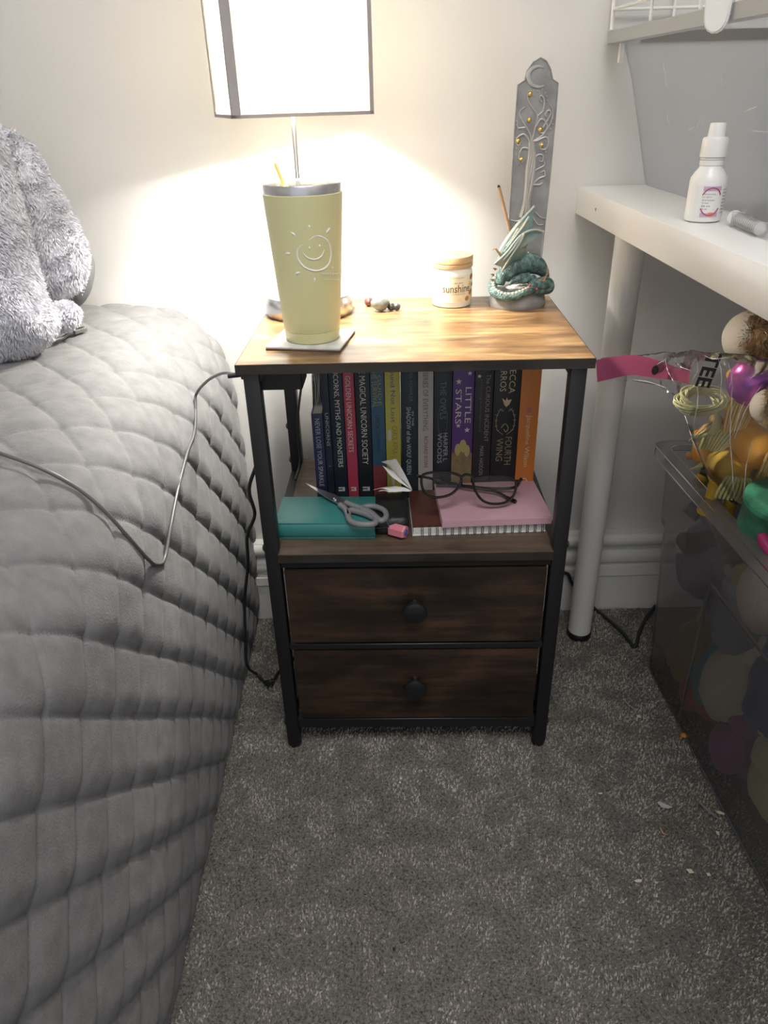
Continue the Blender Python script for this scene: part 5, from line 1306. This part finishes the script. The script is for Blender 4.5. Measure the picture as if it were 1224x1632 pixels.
for path in ([(1168, 585), (1166, 640), (1164, 700), (1168, 760), (1170, 795)], [(1110, 572), (1112, 590), (1104, 606)], [(1122, 566), (1136, 572), (1160, 570)], [(1160, 575), (1166, 600), (1163, 618)], [(1186, 640), (1178, 660), (1168, 695)], [(1215, 612), (1190, 650), (1170, 700)], [(1200, 700), (1190, 740), (1184, 795)],
    [(1060, 568), (1064, 590), (1076, 612)], [(1000, 605), (1030, 608), (1062, 618)], [(1075, 572), (1084, 584), (1100, 590)], [(1082, 640), (1094, 668), (1103, 700), (1116, 730)], [(1110, 605), (1112, 640), (1104, 680)], [(1184, 796), (1200, 806), (1240, 800)], [(1010, 600), (1035, 588), (1062, 572)], [(1145, 572), (1150, 600), (1147, 640)]):
    pp_ = smooth_path(path, 5); w_ = []
    for u_, v_ in pp_:
        i_ = min(range(len(tt_)), key=lambda q: abs((tt_[q][0] + tt_[q][2]) / 2 - u_)); k_ = tt_[i_][5]; y_ = tt_[i_][4] - k_ * .8 - .002
        w_.append(at(u_ + rg.uniform(-.6, .6), v_, y=y_))
    n_p = len(w_); cr_.sweep(w_, [.0005 * math.sin(PI * (i + .5) / n_p) * (.35 + .65 * abs(math.sin(i * .9))) + .00005 for i in range(n_p)], 5)
o_cr = cr_.build('crease_glints', mat('crease_glint_white', (.85, .84, .86), .15), CB); o_cr['kind'] = 'stuff'  # white strands drawn in as the highlights along folds of the film
# pink printed strip along the mouth of the bag
st_ = MB(); vs = []; tp = smooth_path([(950, 574, 952, 609, .153), (975, 569, 974, 604, .146), (1010, 566, 1005, 598, .132), (1045, 573, 1040, 602, .115), (1075, 584, 1072, 606, .095), (1100, 592, 1098, 612, .07)], 5)
for (a, b_, c_, d_, y) in tp:
    for (u_, v_) in ((a, b_), ((a + c_) / 2, (b_ + d_) / 2), (c_, d_)):
        p = at(u_, v_, y=y - .004); vs += [p, p + Vector((0, .0005, 0))]
fs = []
for i in range(len(tp) - 1):
    b0 = i * 6; b1 = b0 + 6
    for j in (0, 2): fs += [(b0 + j, b0 + j + 2, b1 + j + 2, b1 + j), (b0 + j + 1, b1 + j + 1, b1 + j + 3, b0 + j + 3)]
M_strip = bpy.data.materials.new('pink_film'); M_strip.use_nodes = True
nt = M_strip.node_tree; b_ = nt.nodes['Principled BSDF']; b_.inputs['Base Color'].default_value = (.45, .10, .20, 1); b_.inputs['Roughness'].default_value = .3
tr_ = nt.nodes.new('ShaderNodeBsdfTransparent'); tr_.inputs[0].default_value = (.95, .55, .68, 1); mx_ = nt.nodes.new('ShaderNodeMixShader')
nt.links.new(b_.outputs[0], mx_.inputs[2]); nt.links.new(tr_.outputs[0], mx_.inputs[1]); nt.links.new(mx_.outputs[0], nt.nodes['Material Output'].inputs[0])
g_ = nt.nodes.new('ShaderNodeTexCoord'); sx_ = nt.nodes.new('ShaderNodeSeparateXYZ'); mr_ = nt.nodes.new('ShaderNodeMapRange')
nt.links.new(g_.outputs['Object'], sx_.inputs[0]); nt.links.new(sx_.outputs['X'], mr_.inputs[0])
mr_.inputs[1].default_value = -.10; mr_.inputs[2].default_value = -.02; mr_.inputs[3].default_value = .75; mr_.inputs[4].default_value = .25; nt.links.new(mr_.outputs[0], mx_.inputs[0])
st_.add(vs, fs).build('pink_strip', M_strip, CB)
def bagtext(s, u, v, ang, y, L_, H_, lab=None):
    p = at(u, v, y=y); a = math.radians(ang)
    return lettering('lettering', s, M_ink, CB, p, (math.cos(a), 0, math.sin(a)), (-math.sin(a), 0, math.cos(a)), L_, H_)
bagtext('TEE', 1122, 610, 70, .020, .040, .019) if False else None
pa = at(1136, 568, y=.018); pb = at(1121, 606, y=.018); dr = (pb - pa).normalized(); upd = Vector((-dr.z, 0, dr.x)); 
upd = upd if upd.x > 0 else -upd
lettering('lettering', 'TEE', M_ink, CB, at(1136, 563, y=.018) - upd * .006, dr, upd, .040, .0175, bold=.03)
MB().ball(at(1044, 590, y=.100), (.0045, .0006, .0062), 14, 8).build('oval_print', M_ink, CB)

# ================================================================== BITS ON THE CARPET
def bit(name, label, u, v, pts, col, h=.003, cat='scrap', z=.005):
    c = at(u, v, z=z); a = MB(); n = len(pts)
    vs = [(c.x + x * .001, c.y + y * .001, c.z + .0012 * noise.noise(Vector((x, y, u)))) for x, y in pts]; vs += [(x, y, zz + h * .3) for x, y, zz in vs]
    a.add(vs, [tuple(range(n - 1, -1, -1)), tuple(range(n, 2 * n))] + [(i, (i + 1) % n, n + (i + 1) % n, n + i) for i in range(n)])
    o = a.build(name, mat('bit_' + name + str(u), col, .6), None, smooth=False); tag(o, label, cat, 'scraps on the carpet')
W_, CR = (.72, .71, .68), (.70, .62, .48)
bit('paper_scrap', 'largest white torn paper scrap on the carpet', 1060, 1284, [(-9, 5), (-6, 7), (2, 1), (9, -3), (3, -5), (-6, -3)], (.50, .51, .52))
bit('plastic_shard', 'curved clear plastic shard on the carpet beside the box', 1130, 1292, [(-9, 14), (-6, 14), (2, -2), (9, -15), (4, -11), (-5, 2)], (.24, .24, .25))
bit('petal_scrap', 'cream scrap beside the curved shard', 1148, 1296, [(-5, 3), (0, 3), (5, -1), (4, -3), (-3, -1)], CR)
bit('petal_scrap', 'cream scrap at the front right, left of the tiny one', 1100, 1389, [(-4, 3), (2, 3), (4, -2), (-2, -3)], CR)
bit('crumb', 'tiny cream crumb at the front right of the carpet', 1129, 1394, [(-2, 2), (2, 2), (2, -2), (-2, -2)], CR)
bit('petal_scrap', 'thin cream sliver furthest front on the carpet', 1017, 1404, [(-5, 0), (0, 2), (5, 1), (3, -2), (-3, -2)], CR)
bit('crumb', 'small cream crumb nearest the desk leg', 1018, 1142, [(-3, 2), (2, 3), (3, -2), (-2, -3)], CR)
bit('crumb', 'pinkish crumb below the largest paper scrap', 1054, 1325, [(-1, 5), (1, 5), (2, -3), (6, -6), (0, -4)], (.5, .28, .18))
bit('crumb', 'pale crumb beside the box below the curved shard', 1144, 1328, [(-2, 3), (2, 2), (1, -3), (-2, -2)], CR)
bit('crumb', 'tiny pale crumb left of the largest paper scrap', 957, 1265, [(-3, 1), (3, 1), (2, -1), (-3, -1)], CR)
bit('black_speck', 'tiny black speck in the middle of the carpet', 628, 1513, [(-1.4, 1.4), (1.4, 1.4), (1.4, -1.4), (-1.4, -1.4)], (.02, .02, .02), h=.006, z=.006)
of = thing('orange_flower', 'crumpled orange petal on the carpet by the box foot', 'petal', tuple(at(1091, 1173, z=.004)))
c = at(1091, 1172, z=.007); MB().ball(c, (.0062, .0045, .0028), 14, 8, fn=lambda p: .3 * noise.noise(p * 2)).build('petal', mat('orange_petal', (.55, .24, .05), .7), of)
MB().sweep([c + Vector((-.004, -.002, 0)), c + Vector((-.008, -.005, -.001)), c + Vector((-.010, -.009, 0))], [.0016, .0018, .001], 6).build('stalk', mat('orange_stalk', (.42, .2, .06), .7), of)
hs_ = MB().sweep(smooth_path([tuple(at(993, 1113, z=.007)), tuple(at(1005, 1126, z=.008)), tuple(at(1016, 1132, z=.007))], 4), .0004, 5).build('thread', mat('thread', (.5, .48, .44), .7), None)
tag(hs_, 'pale loose thread on the carpet near the desk leg', 'thread')
